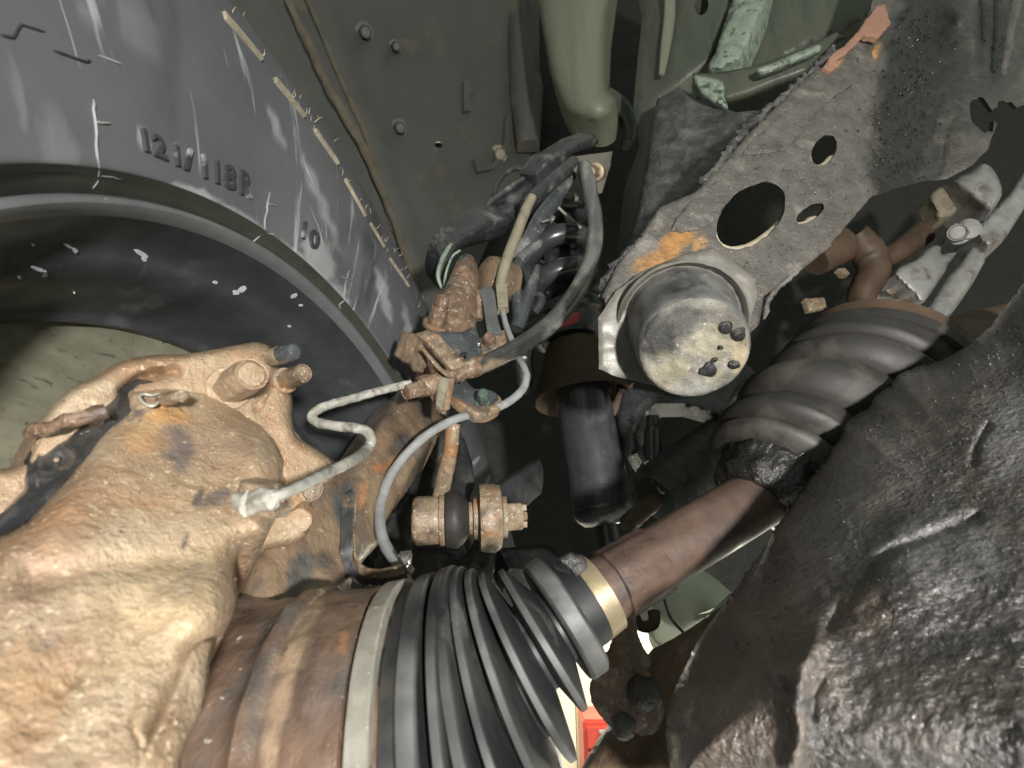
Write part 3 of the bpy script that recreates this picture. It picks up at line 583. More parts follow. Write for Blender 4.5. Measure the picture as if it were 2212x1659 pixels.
for (cu, cv, a, b, rot) in ((1622, 466, 88, 56, -42), (1780, 325, 36, 24, -58), (1750, 461, 35, 15, -32)):
    V, Fc = [], []; s = plane3(DP); K = 40; nn = Vector((.25, -.30, .92)).normalized()
    for k, (u, v) in enumerate(ell(cu, cv, a + 1, b + 1, rot, K)):
        p = P(u, v, 1 / (s[0] * u + s[1] * v + s[2])); wv = 1 + .5 * noise.noise(Vector((k * .5, cu, 0)))
        c = P(cu, cv, 1 / (s[0] * cu + s[1] * cv + s[2])); o = (c - p).normalized()
        ld = max(0, (p - c).normalized().dot(Vector((-.15, .98, 0)))) ** .7
        for (i_, dpt) in ((-.0006, .0006), (.0015 * wv * ld, .0012), (.0024 * wv * ld, .010), (-.0006, .010)): V.append(p + o * i_ + nn * dpt)
    for k in range(K):
        if not (V[k * 4] - c).normalized().dot(Vector((-.15, .98, 0)).normalized()) > -.05: continue
        for q in range(4): i, j = k * 4 + q, k * 4 + (q + 1) % 4; i2, j2 = (k + 1) % K * 4 + q, (k + 1) % K * 4 + (q + 1) % 4; Fc.append((i, j, j2, i2))
    mesh('hole_lip', V, Fc, HOLEEDGE, arm, 60)
def dp(u, v, o=0.0): s = plane3(DP); return 1 / (s[0] * u + s[1] * v + s[2]) - o
def on_arm(name, pl, m, o=.004, th=.004, **k): return sheet(name, pl, [(u, v, dp(u, v, o)) for u, v in (pl[0][:2], pl[len(pl) // 3][:2], pl[2 * len(pl) // 3][:2])], m, arm, thick=th, step=5, bulge=.0015, R=6, **k)
on_arm('rust_scale', T('D', (620, 545), (700, 420), (780, 380), (900, 250), (1040, 60), (1110, 30), (1140, 130), (1150, 200), (1060, 300), (940, 280), (840, 390), (740, 470), (690, 570)), PINKR, o=.006, jag=3, nz=((.001, 90),))
on_arm('peeling_scale', T('H', (380, 290), (470, 130), (620, -30), (800, -80), (960, 60), (900, 180), (700, 290), (640, 300), (500, 320)), PERF, jag=3, nz=((.0016, 130),))
on_arm('peeling_scale', T('D', (-20, 1230), (60, 1120), (300, 900), (520, 740), (840, 600), (860, 660), (700, 770), (520, 940), (430, 1080), (310, 1190), (200, 1210)), PERF, jag=3, nz=((.001, 120),))
# dark greasy band down the arm and rough torn edge
tube('torn_edge', [(*t1('C', 1150, 1450), dp(1520, 395, -.003), 7), (*t1('C', 1340, 1220), dp(1570, 333, -.003), 9), (*t1('C', 1500, 1010), dp(1610, 280, -.003), 8), (*t1('C', 1750, 790), dp(1690, 215, -.003), 6), (*t1('C', 1960, 600), dp(1740, 165, -.003), 5), (*t1('D', 700, 400), dp(1800, 110, -.003), 7)], SOOT, arm, seg=10, n=14, rough=.0035)
tube('torn_edge', [(1302, 680, .315, 7), (1312, 610, .32, 12), (1345, 560, .325, 9), (1400, 510, .33, 8)], SOOT, arm, seg=10, n=14, rough=.0035)
tube('rolled_edge', [(1650, 690, .325, 5), (1665, 640, .328, 6), (1715, 590, .333, 6), (1790, 530, .343, 5)], PERF, arm, seg=10, n=14, rough=.0012)
for (c, r_) in ():
    u, v = t1('D', *c); sheet('dark_boss', ell(u, v, r_ * .36, r_ * .5, 20, 22, .2), [(u, v - 10, .395), (u + 10, v, .395), (u - 10, v + 5, .395)], GREASE, arm, thick=.02, bulge=.006, R=8, step=5, nz=((.003, 100),))
wq = lambda x, y, o=.0: (*t1('D', x, y), on(web, *t1('D', x, y), o))
for (a, b, r_) in (((1870, 10), (1880, 330), 7), ((1990, 10), (1960, 580), 8)):
    tube('drip_ridge', [(*wq(*a, -.001), r_), (*wq((a[0] + b[0]) / 2 + 15, (a[1] + b[1]) / 2, -.001), r_), (*wq(*b, -.001), r_ * .8)], GREASE, arm, seg=10, n=16, rough=.0015)
tube('drip_ridge', [(*wq(2150, 10, -.002), 12), (*wq(2090, 250, -.002), 11), (*wq(2040, 600, -.001), 6)], PERF, arm, seg=10, n=12, rough=.0015)
gs = []; rg = random.Random(11)
def grit(o, pts, m, parent, name, r_lo, r_hi):
    gs = []
    for (u, v) in pts:
        d = on(o, u, v); c = P(u, v, d); r_ = px(rg.uniform(r_lo, r_hi), d); V = [c + Vector(q) * r_ * rg.uniform(.6, 1.3) for q in ((1, 0, 0), (-1, 0, 0), (0, 1, 0), (0, -1, 0), (0, 0, 1), (0, 0, -1))]
        gs.append((V, [(0, 2, 5), (2, 1, 5), (1, 3, 5), (3, 0, 5), (0, 4, 2), (2, 4, 1), (1, 4, 3), (3, 4, 0)]))
    q = mesh(name, *join(*gs), m, parent, 180); q['kind'] = 'stuff'
gp = []
for k in range(330):
    t = rg.random(); a = (1440, 40), (1330, 600), (1180, 1420); i = 0 if t < .4 else 1; f = t / .4 if t < .4 else (t - .4) / .6
    gp.append(t1('D', a[i][0] + (a[i + 1][0] - a[i][0]) * f + rg.gauss(0, 130), a[i][1] + (a[i + 1][1] - a[i][1]) * f))
grit(web, gp, GREASE, arm, 'grease_grit', 1.5, 5)
gp = [(rg.uniform(1480, 1900), rg.uniform(80, 640)) for k in range(600)]; gp = [p for p in gp if inside(p, AO) and not any(inside(p, ell(p_[0], p_[1], p_[2] * 1.1, p_[3] * 1.1, p_[4])) for p_ in ((1622, 466, 88, 56, -42), (1780, 325, 36, 24, -58), (1750, 461, 35, 15, -32)))]
grit(web, gp, PERF, arm, 'dirt_grit', 1.2, 4)

bs = thing('bump_stop', 'round rubber bump stop with crusted flat end in a steel cup and plate', 'bump stop', (1460, 720, .31))
DB = [(1300, 740, .298), (1560, 560, .303), (1620, 660, .300)]
plate = [(1292, 688), (1330, 630), (1383, 590), (1460, 557), (1540, 536), (1590, 568), (1633, 604), (1636, 640), (1617, 700), (1560, 790), (1440, 840), (1328, 812), (1294, 797)]
sheet('mount_plate', plate, DB, RING, bs, thick=.006, step=8, bulge=.001, R=4, jag=1.6, tvec=(.25, -.30, .92), nz=((.0007, 120),))
ax = Vector((-.13, .44, -.89)).normalized(); c0 = P(1467, 690, .303)
lathe('cup', c0, ax, [(-.004, .0345), (.004, .0352), (.0075, .0368), (.0095, .0372), (.0105, .0360), (.0085, .0345), (.006, .0335), (.0055, .030), (.004, .02), (-.004, .02)], RING, bs, seg=64, rough=.0004)
lathe('rubber_body', c0, ax, [(.002, .0330), (.006, .0325), (.011, .0308), (.0125, .0311), (.014, .0305), (.030, .0287), (.042, .0285), (.046, .0275), (.0478, .0255), (.047, .01)], STOP, bs, seg=64, rough=.0006)
V, Fc = lathe_geo(c0, ax, [(.0462, .0272), (.0485, .0258)] + [(.0488, r_) for r_ in np.linspace(.0240, .0012, 18)], seg=56)
V = [v + ax * (.0011 * N(v, 90, 4) + .0007 * N(v, 330, 3)) + (v - c0).normalized() * 0.0 for v in V]
proj_stain(mesh('crusted_end', V, Fc, STOPFACE, bs, 70), V, [(1420, 720, 50, 60, -30, (.03, .03, .03), .95), (1470, 690, 60, 34, -20, (.05, .05, .05), .8), (1590, 690, 40, 40, 0, (.06, .055, .045), .7), (1450, 800, 45, 45, 0, (.30, .27, .18), .6), (1540, 740, 60, 45, 0, (.30, .27, .19), .6), (1600, 760, 20, 50, 10, (.36, .28, .16), .7), (1480, 840, 60, 20, -10, (.28, .28, .26), .6)])
for (cx, cy, r_) in ((1885, 420, 62), (2010, 480, 70), (1840, 590, 36), (1805, 690, 36), (1755, 780, 70), (1975, 740, 50), (1690, 790, 30)):
    u, v = t1('4', cx, cy); o_ = c0 + ax * .0480; dr = P(u, v, 1); t = o_.dot(ax) / dr.dot(ax); p = dr * t
    lathe('tar_blob', p - ax * .002, ax, [(0, px(r_ * .25, .26)), (.0022, px(r_ * .24, .26)), (.0036, px(r_ * .17, .26)), (.0042, px(r_ * .05, .26))], GREASE, bs, seg=16, rough=.0016, rs=120)

# ================================================================ brake caliper and its bracket
cal = thing('brake_caliper', 'big brake caliper caked in tan dried mud, in the lower corner before the wheel', 'brake caliper', (300, 1200, .15))
DBR = [(560, 790, .215), (200, 900, .175), (640, 1000, .225), (100, 1100, .15)]
carrier = sheet('carrier', [*T('E', (-60, 1380), (60, 1330), (160, 1290), (200, 1180), (280, 1010), (420, 850), (600, 760), (750, 668), (960, 628), (1130, 625), (1350, 590), (1580, 547), (1680, 572), (1715, 640), (1750, 760), (1820, 890), (1815, 1000), (1830, 1090), (1850, 1140), (1970, 1210), (2080, 1290), (2110, 1340), (2060, 1420), (1960, 1480), (1930, 1600)), *T('F', (1925, 130), (1910, 210), (1840, 262), (1660, 300), (1560, 420), (1470, 500), (1300, 400), (900, 100)), *T('E', (900, 1400), (400, 1659), (-60, 1659))],
      DBR, MUD, cal, thick=.03, bulge=.010, R=22, step=8, smooth_n=2, nz=((.0006, 55), (.0004, 160)),
      bumps=[(570, 790, 60, .005), (640, 930, 40, .003)], grooves=[(T('E', (760, 860), (840, 790), (1000, 740), (1100, 730)), 10, -.010), (T('E', (1600, 960), (1660, 860), (1720, 760)), 7, -.005), (T('E', (1690, 1290), (1740, 1400), (1690, 1500)), 8, -.005)])
DC = [(560, 950, .192), (200, 1200, .135), (400, 1500, .118), (60, 1600, .095)]
BODY = [*T('E', (770, 850), (810, 812), (1000, 770), (1150, 760), (1290, 790), (1400, 860), (1490, 960), (1600, 1050), (1700, 1150), (1765, 1290), (1745, 1390), (1700, 1480), (1740, 1590)), *T('F', (1685, 110), (1650, 215), (1530, 262), (1480, 330), (1462, 450), (1480, 580), (1445, 720), (1350, 845), (1240, 925), (1180, 1060), (1110, 1180), (1010, 1420), (900, 1760), (-140, 1760), (-140, 440)),
        *T('E', (180, 1659), (400, 1420), (560, 1210), (650, 1080), (765, 970))]
calb = sheet('body', BODY, DC, MUD, cal, thick=.05, bulge=.017, R=58, step=8, smooth_n=2, nz=((.0006, 26), (.0003, 120), (.0003, 300)),
      bumps=[(*t1('E', 1620, 1280), 70, .006), (*t1('E', 1000, 900), 60, .004), (*t1('F', 1200, 640), 110, .006), (*t1('F', 1640, 150), 50, .006), (*t1('E', 820, 890), 35, .003), (*t1('F', 500, 300), 140, .004)],
      grooves=[(T('F', (200, 470), (700, 400), (1100, 370), (1500, 320)), 34, -.0030), (T('F', (560, 980), (480, 1100), (380, 1190)), 9, -.0012), (T('F', (890, 1220), (820, 1380), (880, 1530)), 7, -.0014)],
      stains=[(*t1('E', 1100, 1200), 36, 52, -25, (.13, .11, .105), .85), (*t1('E', 1060, 1140), 30, 26, 0, (.14, .115, .105), .8), (*t1('E', 1340, 1520), 45, 16, -25, (.12, .105, .10), .85), (*t1('E', 1230, 1520), 9, 24, 25, (.09, .07, .07), .9), (*t1('F', 1150, 260), 8, 22, 15, (.09, .07, .07), .9),
              (*t1('F', 1160, 500), 18, 44, 35, (.24, .19, .15), .8), (*t1('E', 870, 990), 14, 9, 0, (.10, .08, .09), .9), (*t1('F', 150, 1250), 90, 150, 20, (.38, .21, .10), .45), (*t1('F', 430, 900), 120, 50, -40, (.30, .20, .14), .6), (*t1('E', 900, 1150), 60, 40, 0, (.42, .23, .10), .5),
              (*t1('E', 1050, 1000), 50, 22, 0, (.45, .24, .08), .7), (*t1('F', 400, 200), 110, 60, -50, (.34, .21, .13), .5), (*t1('F', 900, 700), 190, 120, -30, (.52, .40, .245), .5), (*t1('F', 280, 880), 40, 20, -20, (.25, .22, .19), .6)])
sheet('rear_flange', T('F', (1180, 900), (1330, 850), (1312, 960), (1290, 1150), (1262, 1290), (1190, 1440), (1130, 1600), (1090, 1760), (780, 1760), (950, 1400), (1100, 1100)), [(430, 1400, on(calb, 400, 1380, -.006)), (380, 1600, on(calb, 330, 1600, -.006)), (480, 1450, on(calb, 390, 1420, -.010))], MUD, cal, thick=.03, bulge=.005, R=22, step=7, smooth_n=2, nz=((.0014, 90),))
# raised casting marks
for (cx, cy, r_) in ((1345, 1270, 11), (310, 1150 + 1533.3, 0),):
    if r_: u, v = t1('E', cx, cy); tube('cast_mark', [(u + r_ * math.cos(a) * .8, v + r_ * 1.2 * math.sin(a), .1665, 2.2) for a in np.linspace(0, 6.283, 9)], MUD, cal, seg=6)
u, v = t1('F', 310, 1150); tube('cast_mark', [(u + 16 * math.cos(a), v + 26 * math.sin(a), .0995, 4) for a in np.linspace(.3, 6.0, 9)], MUD, cal, seg=6, rough=.0006)
d1 = on(carrier, *t1('E', 480, 1010), .012)
tube('guide_pin', [(*t1('E', 165, 1125), d1, 10), (*t1('E', 190, 1115), d1, 14), (*t1('E', 330, 1068), d1, 15), (*t1('E', 480, 1025), d1, 15), (*t1('E', 660, 980), d1 + .004, 15)], RUST, cal, seg=14, rough=.0008)
d1 = on(carrier, 490, 842)
bolt('caliper_bolt', (484, 846, d1 + .003), (545, 808, d1 - .015), 39, MUD, cal, flange=1.28, washer=.2, chamfer=.2, rough=.0004)
bolt('caliper_bolt', (606, 826, on(carrier, 606, 826) + .002), (655, 806, on(carrier, 606, 826) - .010), 23, TANRUST, cal, flange=1.3, washer=.22, chamfer=.2, rot=.1)
bolt('caliper_bolt', (652, 1110, on(carrier, 650, 1112) + .003), (646, 1124, on(carrier, 650, 1112) - .0035), 30, MUD, cal, flange=1.0, chamfer=.25, rough=.0005)
bolt('caliper_bolt', (668, 1055, on(carrier, 664, 1055) + .002), (676, 1058, on(carrier, 664, 1055) - .0030), 24, TANRUST, cal, flange=1.2, chamfer=.25)
d1 = on(carrier, 566, 780); B0 = P(572, 776, d1 + .002); B1 = P(666, 751, d1 - .008)
bl = lathe('bleeder', B0, B1 - B0, [(0, .0022), (.0035, .0022), (.004, .0036), (.0095, .0038), (.010, .0034)], TANRUST, cal, seg=24)
lathe('dust_cap', B0 + (B1 - B0).normalized() * .0095, B1 - B0, [(0, .0037), (.0015, .0039), (.006, .0036), (.0078, .0032), (.0085, .0026), (.0088, .001)], BPLATE, bl, seg=24, rough=.0003)
# wire clip and pin head
d1 = on(calb, *t1('E', 1000, 930)) 
tube('wire_clip', [(*t1('E', x, y), on(calb, *t1('E', x, y), o_), r_) for x, y, o_, r_ in ((1000, 905, .004, 3.2), (955, 945, .006, 3.2), (900, 930, .005, 3.2), (868, 890, .004, 3.4), (890, 872, .004, 3), (940, 878, .003, 2.6), (985, 870, .002, 2.6))], WHITEM, cal, seg=8)
tube('pin_head', [(*t1('E', 985, 915), d1 + .004, 10), (*t1('E', 1030, 905), d1 - .003, 14), (*t1('E', 1090, 890), d1 - .008, 15), (*t1('E', 1140, 882), d1 - .009, 12), (*t1('E', 1155, 880), d1 - .008, 5)], TANRUST, cal, seg=14, rough=.0006)
# black steel wear clip across the carrier
sheet('pad_spring', T('E', (700, 880), (770, 820), (850, 775), (890, 780), (810, 815), (765, 860), (762, 965), (650, 1085), (556, 1205), (540, 1250), (470, 1335), (400, 1420), (180, 1659), (60, 1800), (-80, 1800), (-60, 1680), (60, 1560), (150, 1465), (150, 1285), (195, 1215), (300, 1165), (400, 1150), (460, 1090), (560, 1000)), [(u_, v_, on(carrier, u_, v_, .004)) for u_, v_ in (t1('E', 850, 800), t1('E', 390, 1250), t1('E', 640, 1040), t1('E', 160, 1500))], BLACK, cal, thick=.004, bulge=.0022, R=10, step=6,
      bumps=[(*t1('E', 390, 1275), 22, -.005)], grooves=[(T('E', (245, 1180), (235, 1300), (245, 1440)), 5, .002)], tvec=(.3, .2, .93))
tube('pin_head', [(*t1('E', 350, 1265), on(carrier, *t1('E', 350, 1265)) + .002, 6), (*t1('E', 352, 1280), on(carrier, *t1('E', 350, 1265), .003), 6), (*t1('E', 352, 1283), on(carrier, *t1('E', 350, 1265), .004), 3)], TANRUST, cal, seg=10)

# ================================================================ steering knuckle
kn = thing('steering_knuckle', 'rusty brown steering knuckle rising from the axle joint to the brake hose bracket', 'steering knuckle', (640, 1400, .22))
KN = [*T('2', (1060, 850), (1180, 840), (1330, 860), (1385, 1040), (1450, 1085), (1440, 1180), (1390, 1260), (1330, 1380), (1240, 1560)), *T('3', (1120, 60), (1030, 230), (950, 420), (830, 600), (705, 790), (660, 960), (520, 1110), (400, 1330), (420, 1500)), (745, 1330), (700, 1460), (660, 1760), (360, 1760), (400, 1640), (440, 1480), (500, 1330), (540, 1200), (640, 1060), (700, 990), (752, 1000), (805, 935)]
upr = sheet('upright', KN, [(880, 900, .355), (780, 1100, .285), (600, 1300, .21), (500, 1600, .168)], KNUC, kn, thick=.03, bulge=.016, R=60, step=8, smooth_n=2, nz=((.0010, 45), (.0006, 130)),
      grooves=[(T('3', (1090, 0), (900, 380), (690, 760)), 15, .006), (T('G', (520, 260), (470, 420), (300, 640), (150, 1420)), 14, .005), (T('F', (1500, 700), (1400, 1100), (1300, 1659)), 18, -.004)], bumps=[(*t1('G', 480, 260), 45, .006)], stains=[(650, 1240, 30, 60, 10, (.06, .068, .068), .85), (700, 1210, 26, 20, 0, (.07, .072, .07), .7), (745, 1090, 26, 50, 10, (.05, .055, .06), .85), (860, 960, 40, 18, -50, (.06, .06, .062), .7), (600, 1350, 30, 60, 15, (.33, .24, .16), .6), (700, 1280, 50, 30, 0, (.32, .25, .17), .6), (890, 990, 16, 70, 30, (.32, .24, .17), .6), (820, 1010, 20, 14, 0, (.34, .15, .06), .8), (780, 1070, 14, 40, 20, (.36, .17, .07), .7), (560, 1480, 26, 90, 10, (.12, .10, .09), .7)])
# bracket strap on the knuckle
lb = thing('sensor_wire_bracket', 'wet black bent strap bracket on the knuckle, holding the lower end of the grey wire', 'bracket', (770, 1220, .235))
kq = lambda x, y, o: (*t1('3', x, y), on(upr, *t1('3', x, y), o))
tube('strap', [(*kq(372, 540, .004), 16), (*kq(372, 700, .006), 16), (*kq(370, 900, .008), 16), (*kq(370, 1030, .010), 16), (*t1('3', 400, 1130), .232, 17), (*t1('3', 480, 1230), .228, 20), (*t1('3', 600, 1290), .228, 24), (*t1('3', 780, 1300), .229, 26), (*t1('3', 900, 1260), .230, 20)], BPLATE, lb, seg=14, flat=.22, flat_dir=(.1, .3, -1), square=True)
sheet('side_lip', T('3', (425, 590), (450, 600), (440, 900), (445, 1060), (480, 1140), (540, 1190), (660, 1195), (780, 1170), (850, 1150), (870, 1180), (780, 1205), (660, 1225), (540, 1215), (470, 1180), (425, 1080), (418, 850)), [(765, 1100, on(upr, 765, 1100, .010)), (780, 1210, .222), (870, 1220, .222)], TANRUST, lb, thick=.004, bulge=.0008, R=3, step=4)
sheet('lower_wing', T('3', (320, 1180), (480, 1210), (700, 1230), (880, 1200), (920, 1240), (720, 1320), (715, 1390), (500, 1420), (480, 1310), (380, 1250)), [(780, 1240, .232), (880, 1240, .232), (790, 1280, .226)], BPLATE, lb, thick=.004, bulge=.001, R=4, step=5)
sheet('clip', T('3', (810, 1080), (900, 1070), (915, 1110), (905, 1190), (935, 1240), (880, 1220), (850, 1150)), [(870, 1200, .222), (890, 1230, .222), (880, 1240, .222)], BPLATE, lb, thick=.006, bulge=.002, R=5, step=4, nz=((.0012, 200),))

# ================================================================ drive shaft: outer joint, boot, shaft, inner boot
drv = thing('drive_shaft', 'axle shaft with big pleated black boot under a silver band and rust brown bar', 'drive shaft', (1000, 1500, .18))
n0 = Vector((1, -.20, .0)).normalized(); cB = P(913, 1655, .172)
pf = fine([(-.10, .066), (-.062, .066), (-.058, .0655), (-.050, .0615), (-.037, .0604), (-.035, .0608), (-.032, .0628), (-.029, .0622), (-.027, .0600), (-.012, .0588), (-.0062, .0584), (-.0058, .0560), (.003, .0560)], .002)
V, Fc = lathe_geo(cB, n0, pf, seg=200, rough=.0008, rs=110); TN = (.33, .24, .16)
proj_stain(mesh('joint_cup', V, Fc, CUP, drv, 40), V, [(*t1('G', 300, 640), 16, 160, 22, TN, .8), (*t1('G', 190, 900), 18, 160, 14, TN, .8), (*t1('G', 110, 1200), 20, 150, 6, TN, .7), (*t1('G', 330, 800), 22, 130, 15, (.07, .05, .042), .7), (*t1('G', 460, 500), 60, 26, -15, (.10, .065, .05), .6), (*t1('G', 590, 1300), 10, 60, 0, (.42, .17, .05), .8), (*t1('G', 560, 640), 14, 30, 10, (.36, .18, .09), .6),
   (*t1('G', 40, 1000), 26, 150, 12, (.10, .085, .075), .7), (*t1('G', 420, 1150), 34, 140, 5, (.14, .09, .07), .5)])
lathe('clamp_band', cB, n0, [(-.0046, .0574), (-.0045, .0593), (-.0040, .0598), (.0014, .0598), (.0019, .0593), (.0020, .0576)], STEEL, drv, seg=96, rough=.0002)
# boot rings: (u, v, d, radius px, normal)
RG = [(944, 1648, .172, 372, (1, -.20, .0)), (978, 1612, .174, 360, (1, -.21, .0)), (1024, 1574, .176, 338, (1, -.24, .0)), (1047, 1542, .178, 312, (.98, -.30, .02)), (1078, 1505, .181, 280, (.95, -.36, .04)),
      (1110, 1468, .186, 246, (.92, -.42, .08)), (1134, 1426, .192, 200, (.88, -.48, .14)), (1168, 1376, .202, 160, (.85, -.52, .20)), (1218, 1331, .216, 132, (.86, -.50, .25)), (1256, 1302, .226, 92, (.87, -.46, .28))]
rings = [(P(*g[:3]), px(g[3], g[2]), Vector(g[4]).normalized()) for g in RG]
V, Fc = [], []; S = 160; crest = []
def addring(c, r, n, ps=0.0, w_=0.0):
    crest.append(w_)
    x = Vector((0, 0, -1)); x = (x - n * x.dot(n)).normalized(); y = n.cross(x)
    for k in range(S):
        a = 2 * math.pi * k / S; rr_ = r * (1 + .006 * math.sin(2 * a + ps) + .016 * noise.noise(Vector((math.cos(a) * 1.5, math.sin(a) * 1.5, ps))))
        V.append(c + (x * math.cos(a) + y * math.sin(a)) * rr_)
c, r, n = rings[0]; addring(c - n * .008, r * .955, n); addring(c - n * .0022, r * .965, n); addring(c - n * .0015, r * .99, n); addring(c, r * .99, n)
for i, (c, r, n) in enumerate(rings[:-1]):
    if i:
        hw = (.0011, .0022, .0012, .0014, .0010, .0010, .0010, .0011, .003)[i]; ps = i * 1.7
        addring(c - n * hw * 1.5, r - .0013, n, ps); addring(c - n * hw, r - .0001, n, ps, .55); addring(c + n * hw, r, n, ps, .85); addring(c + n * hw * 1.5, r - .0014, n, ps)
    c2, r2, n2 = rings[i + 1]; m_ = (c * .42 + c2 * .58); nm = (n + n2).normalized()
    if i == 0: addring(c * .55 + c2 * .45, r * .985, nm); addring(c * .50 + c2 * .50, r * .945, nm); addring(c * .42 + c2 * .58, r * .945, nm); addring(c * .40 + c2 * .60, r * .97, nm, 0, .5); addring(c * .34 + c2 * .66, r * .97, nm, 0, .5); addring(c * .30 + c2 * .70, r * .93, nm)
    elif i < len(rings) - 2:
        dv = (.009, .007, .0095, .0085, .010, .0115, .013, .0105, .007)[i]; addring(m_ - nm * .0006, min(r, r2) - dv, nm, i); addring(m_ + nm * .0008, min(r, r2) - dv, nm, i)
c, r, n = rings[-1]; addring(c - n * .0062, r * 1.02, n); addring(c, r * .98, n); addring(c + n * .003, r * .96, n); addring(c + n * .0032, r * .86, n)
for i in range(len(V) // S - 1):
    for k in range(S): a, b = i * S + k, i * S + (k + 1) % S; Fc.append((a, b, b + S, a + S))
ob = mesh('outer_boot', V, Fc, BOOT, drv, 32); S_ = np.zeros((len(V), 4)); S_[:, :3] = (.17, .17, .165)
for i, v in enumerate(V): S_[i, 3] = (crest[i // S] if i // S < len(crest) else 0) * max(0, min(1, .55 + .9 * noise.noise(v * 60)))
set_stain(ob, S_)
s0, s1 = P(1276, 1292, .231), P(1640, 1074, .272); sa = (s1 - s0).normalized()
lathe('bar', s0 - sa * .02, sa, [(0, .0150), (.035, .0150), (.05, .0152), (.09, .0153), ((s1 - s0).length + .04, .0153)], SHAFT, drv, seg=64, rough=.0006, rs=90)
lathe('bar_scale', s0 + sa * .011, sa, [(0, .0150), (.0005, .0165), (.022, .0162), (.026, .0156)], SHAFT, drv, seg=64, rough=.0012, rs=140)
lathe('small_clamp', P(1277, 1291, .231), n, [(-.0062, .0176), (-.0058, .0187), (.0058, .0180), (.0062, .017)], GOLD, drv, seg=72)
sheet('clamp_buckle', T('5', (448, 880), (500, 850), (545, 820), (585, 840), (640, 850), (680, 900), (700, 960), (650, 1010), (590, 1045), (530, 980), (470, 930)), [(1210, 1200, .218), (1265, 1200, .222), (1240, 1240, .216)], SOOT, drv, thick=.008, bulge=.003, R=10, step=4, nz=((.002, 160),))
# inner boot
na = Vector((.57, -.66, .50)).normalized()
IB = [(1650, 1062, .276, 82), (1656, 1046, .279, 98), (1663, 1030, .283, 104), (1671, 1008, .287, 142), (1684, 990, .290, 112), (1699, 970, .294, 150), (1733, 939, .301, 122), (1770, 904, .308, 163), (1804, 880, .315, 134), (1838, 858, .322, 173), (1850, 848, .326, 150), (1862, 836, .329, 174), (1890, 808, .337, 174)]
V, Fc = [], []; cl = [P(*g[:3]) for g in IB]; rl_ = [px(g[3], g[2]) for g in IB]
for i in range(len(IB) - 1):
    big = i >= 2
    for k in range(10):
        t = k / 10; c = cl[i].lerp(cl[i + 1], t)
        if not big: r = rl_[i] + (rl_[i + 1] - rl_[i]) * t
        else:                                    # even entries are valleys, odd ones crests: round fat crests, tight valleys
            f = math.sin(t * math.pi / 2) ** .62 if i % 2 == 0 else math.cos(t * math.pi / 2) ** .62
            lo_r, hi_r = (rl_[i], rl_[i + 1]) if i % 2 == 0 else (rl_[i + 1], rl_[i]); r = lo_r + (hi_r - lo_r) * f
        addring(c, r, na, i)
addring(cl[-1], rl_[-1], na)
for i in range(len(V) // S - 1):
    for k in range(S): a, b = i * S + k, i * S + (k + 1) % S; Fc.append((a, b, b + S, a + S))
mesh('inner_boot', V, Fc, IBOOT, drv, 50)
c = P(1890, 808, .337); r = px(174, .337)
lathe('inner_joint', c, na, [(0, r * .97), (.012, r * .96), (.016, r * .8), (.020, r * .5)], BROWNS, drv, seg=64)
lathe('boot_clamp', c - na * .010, na, [(0, r * 1.005), (.0005, r * 1.03), (.008, r * 1.03), (.0085, r * 1.005)], IBOOT, drv, seg=72)
tube('housing', [(1935, 800, .365, 78), (2010, 775, .38, 74), (2100, 745, .40, 70), (2260, 700, .43, 66)], BROWNS, drv, seg=28, rough=.001)
sheet('boot_label', T('6', (1258, 465), (1335, 450), (1400, 510), (1452, 585), (1400, 622), (1320, 530)), [(*t1('6', 1258, 465), .2865), (*t1('6', 1335, 450), .2905), (*t1('6', 1400, 622), .2845)], YELLOW, drv, thick=.001, bulge=.0003, R=3, step=6)
# thick black grease collar
V, Fc = lathe_geo(P(1650, 1062, .2755), na, [(-.010, .0165), (-.009, .0215), (-.004, .0255), (.002, .0262), (.007, .0262), (.011, .0275), (.0125, .0255), (.013, .02)], seg=90)
V = [v + Vector((N(v, 150, 4, 3), N(v, 150, 4, 8), N(v, 150, 4, 13))) * .0022 for v in V]
mesh('grease_collar', V, Fc, GREASE, drv, 80)

# ================================================================ brake line and hoses
bln = thing('brake_line', 'grey bent metal brake pipe zigzagging from the mud-caked caliper to the rusty hose union', 'brake pipe', (700, 930, .25))
d1 = on(calb, 545, 1088)
tube('pipe', [(590, 1076, d1 - .010, 12), (640, 1054, d1, 12.5), (700, 1026, d1 + .022, 12.5), (758, 997, d1 + .042, 12.5), (790, 974, .243, 12), (802, 952, .25, 11.5), (792, 932, .254, 11), (765, 924, .257, 11), (725, 920, .26, 11), (688, 913, .264, 10.5), (674, 902, .267, 10.5), (680, 890, .27, 10.5), (705, 877, .276, 10), (760, 861, .288, 9.5), (830, 842, .305, 9), (886, 829, .318, 8.5)], LINE, bln, seg=16, n=8, rough=.0004)
bolt('flare_nut', (532, 1091, d1 - .001), (588, 1076, d1 - .009), 25, LINE, bln, flange=1.25, washer=.25, chamfer=.2, rough=.0014)
sheet('washer', T('E', (1475, 1470), (1500, 1405), (1570, 1420), (1660, 1440), (1700, 1480), (1680, 1560), (1730, 1600), (1700, 1650), (1600, 1640), (1540, 1600), (1500, 1540)), [(520, 1070, d1 - .001), (580, 1080, d1 - .004), (550, 1110, d1 - .003)], TANRUST, bln, thick=.006, bulge=.0018, R=8, step=4, nz=((.0012, 160),))
hs = thing('brake_hose', 'thick glossy black rubber brake hose curving down from the silver bracket to the rusty union', 'brake hose', (1250, 600, .42))
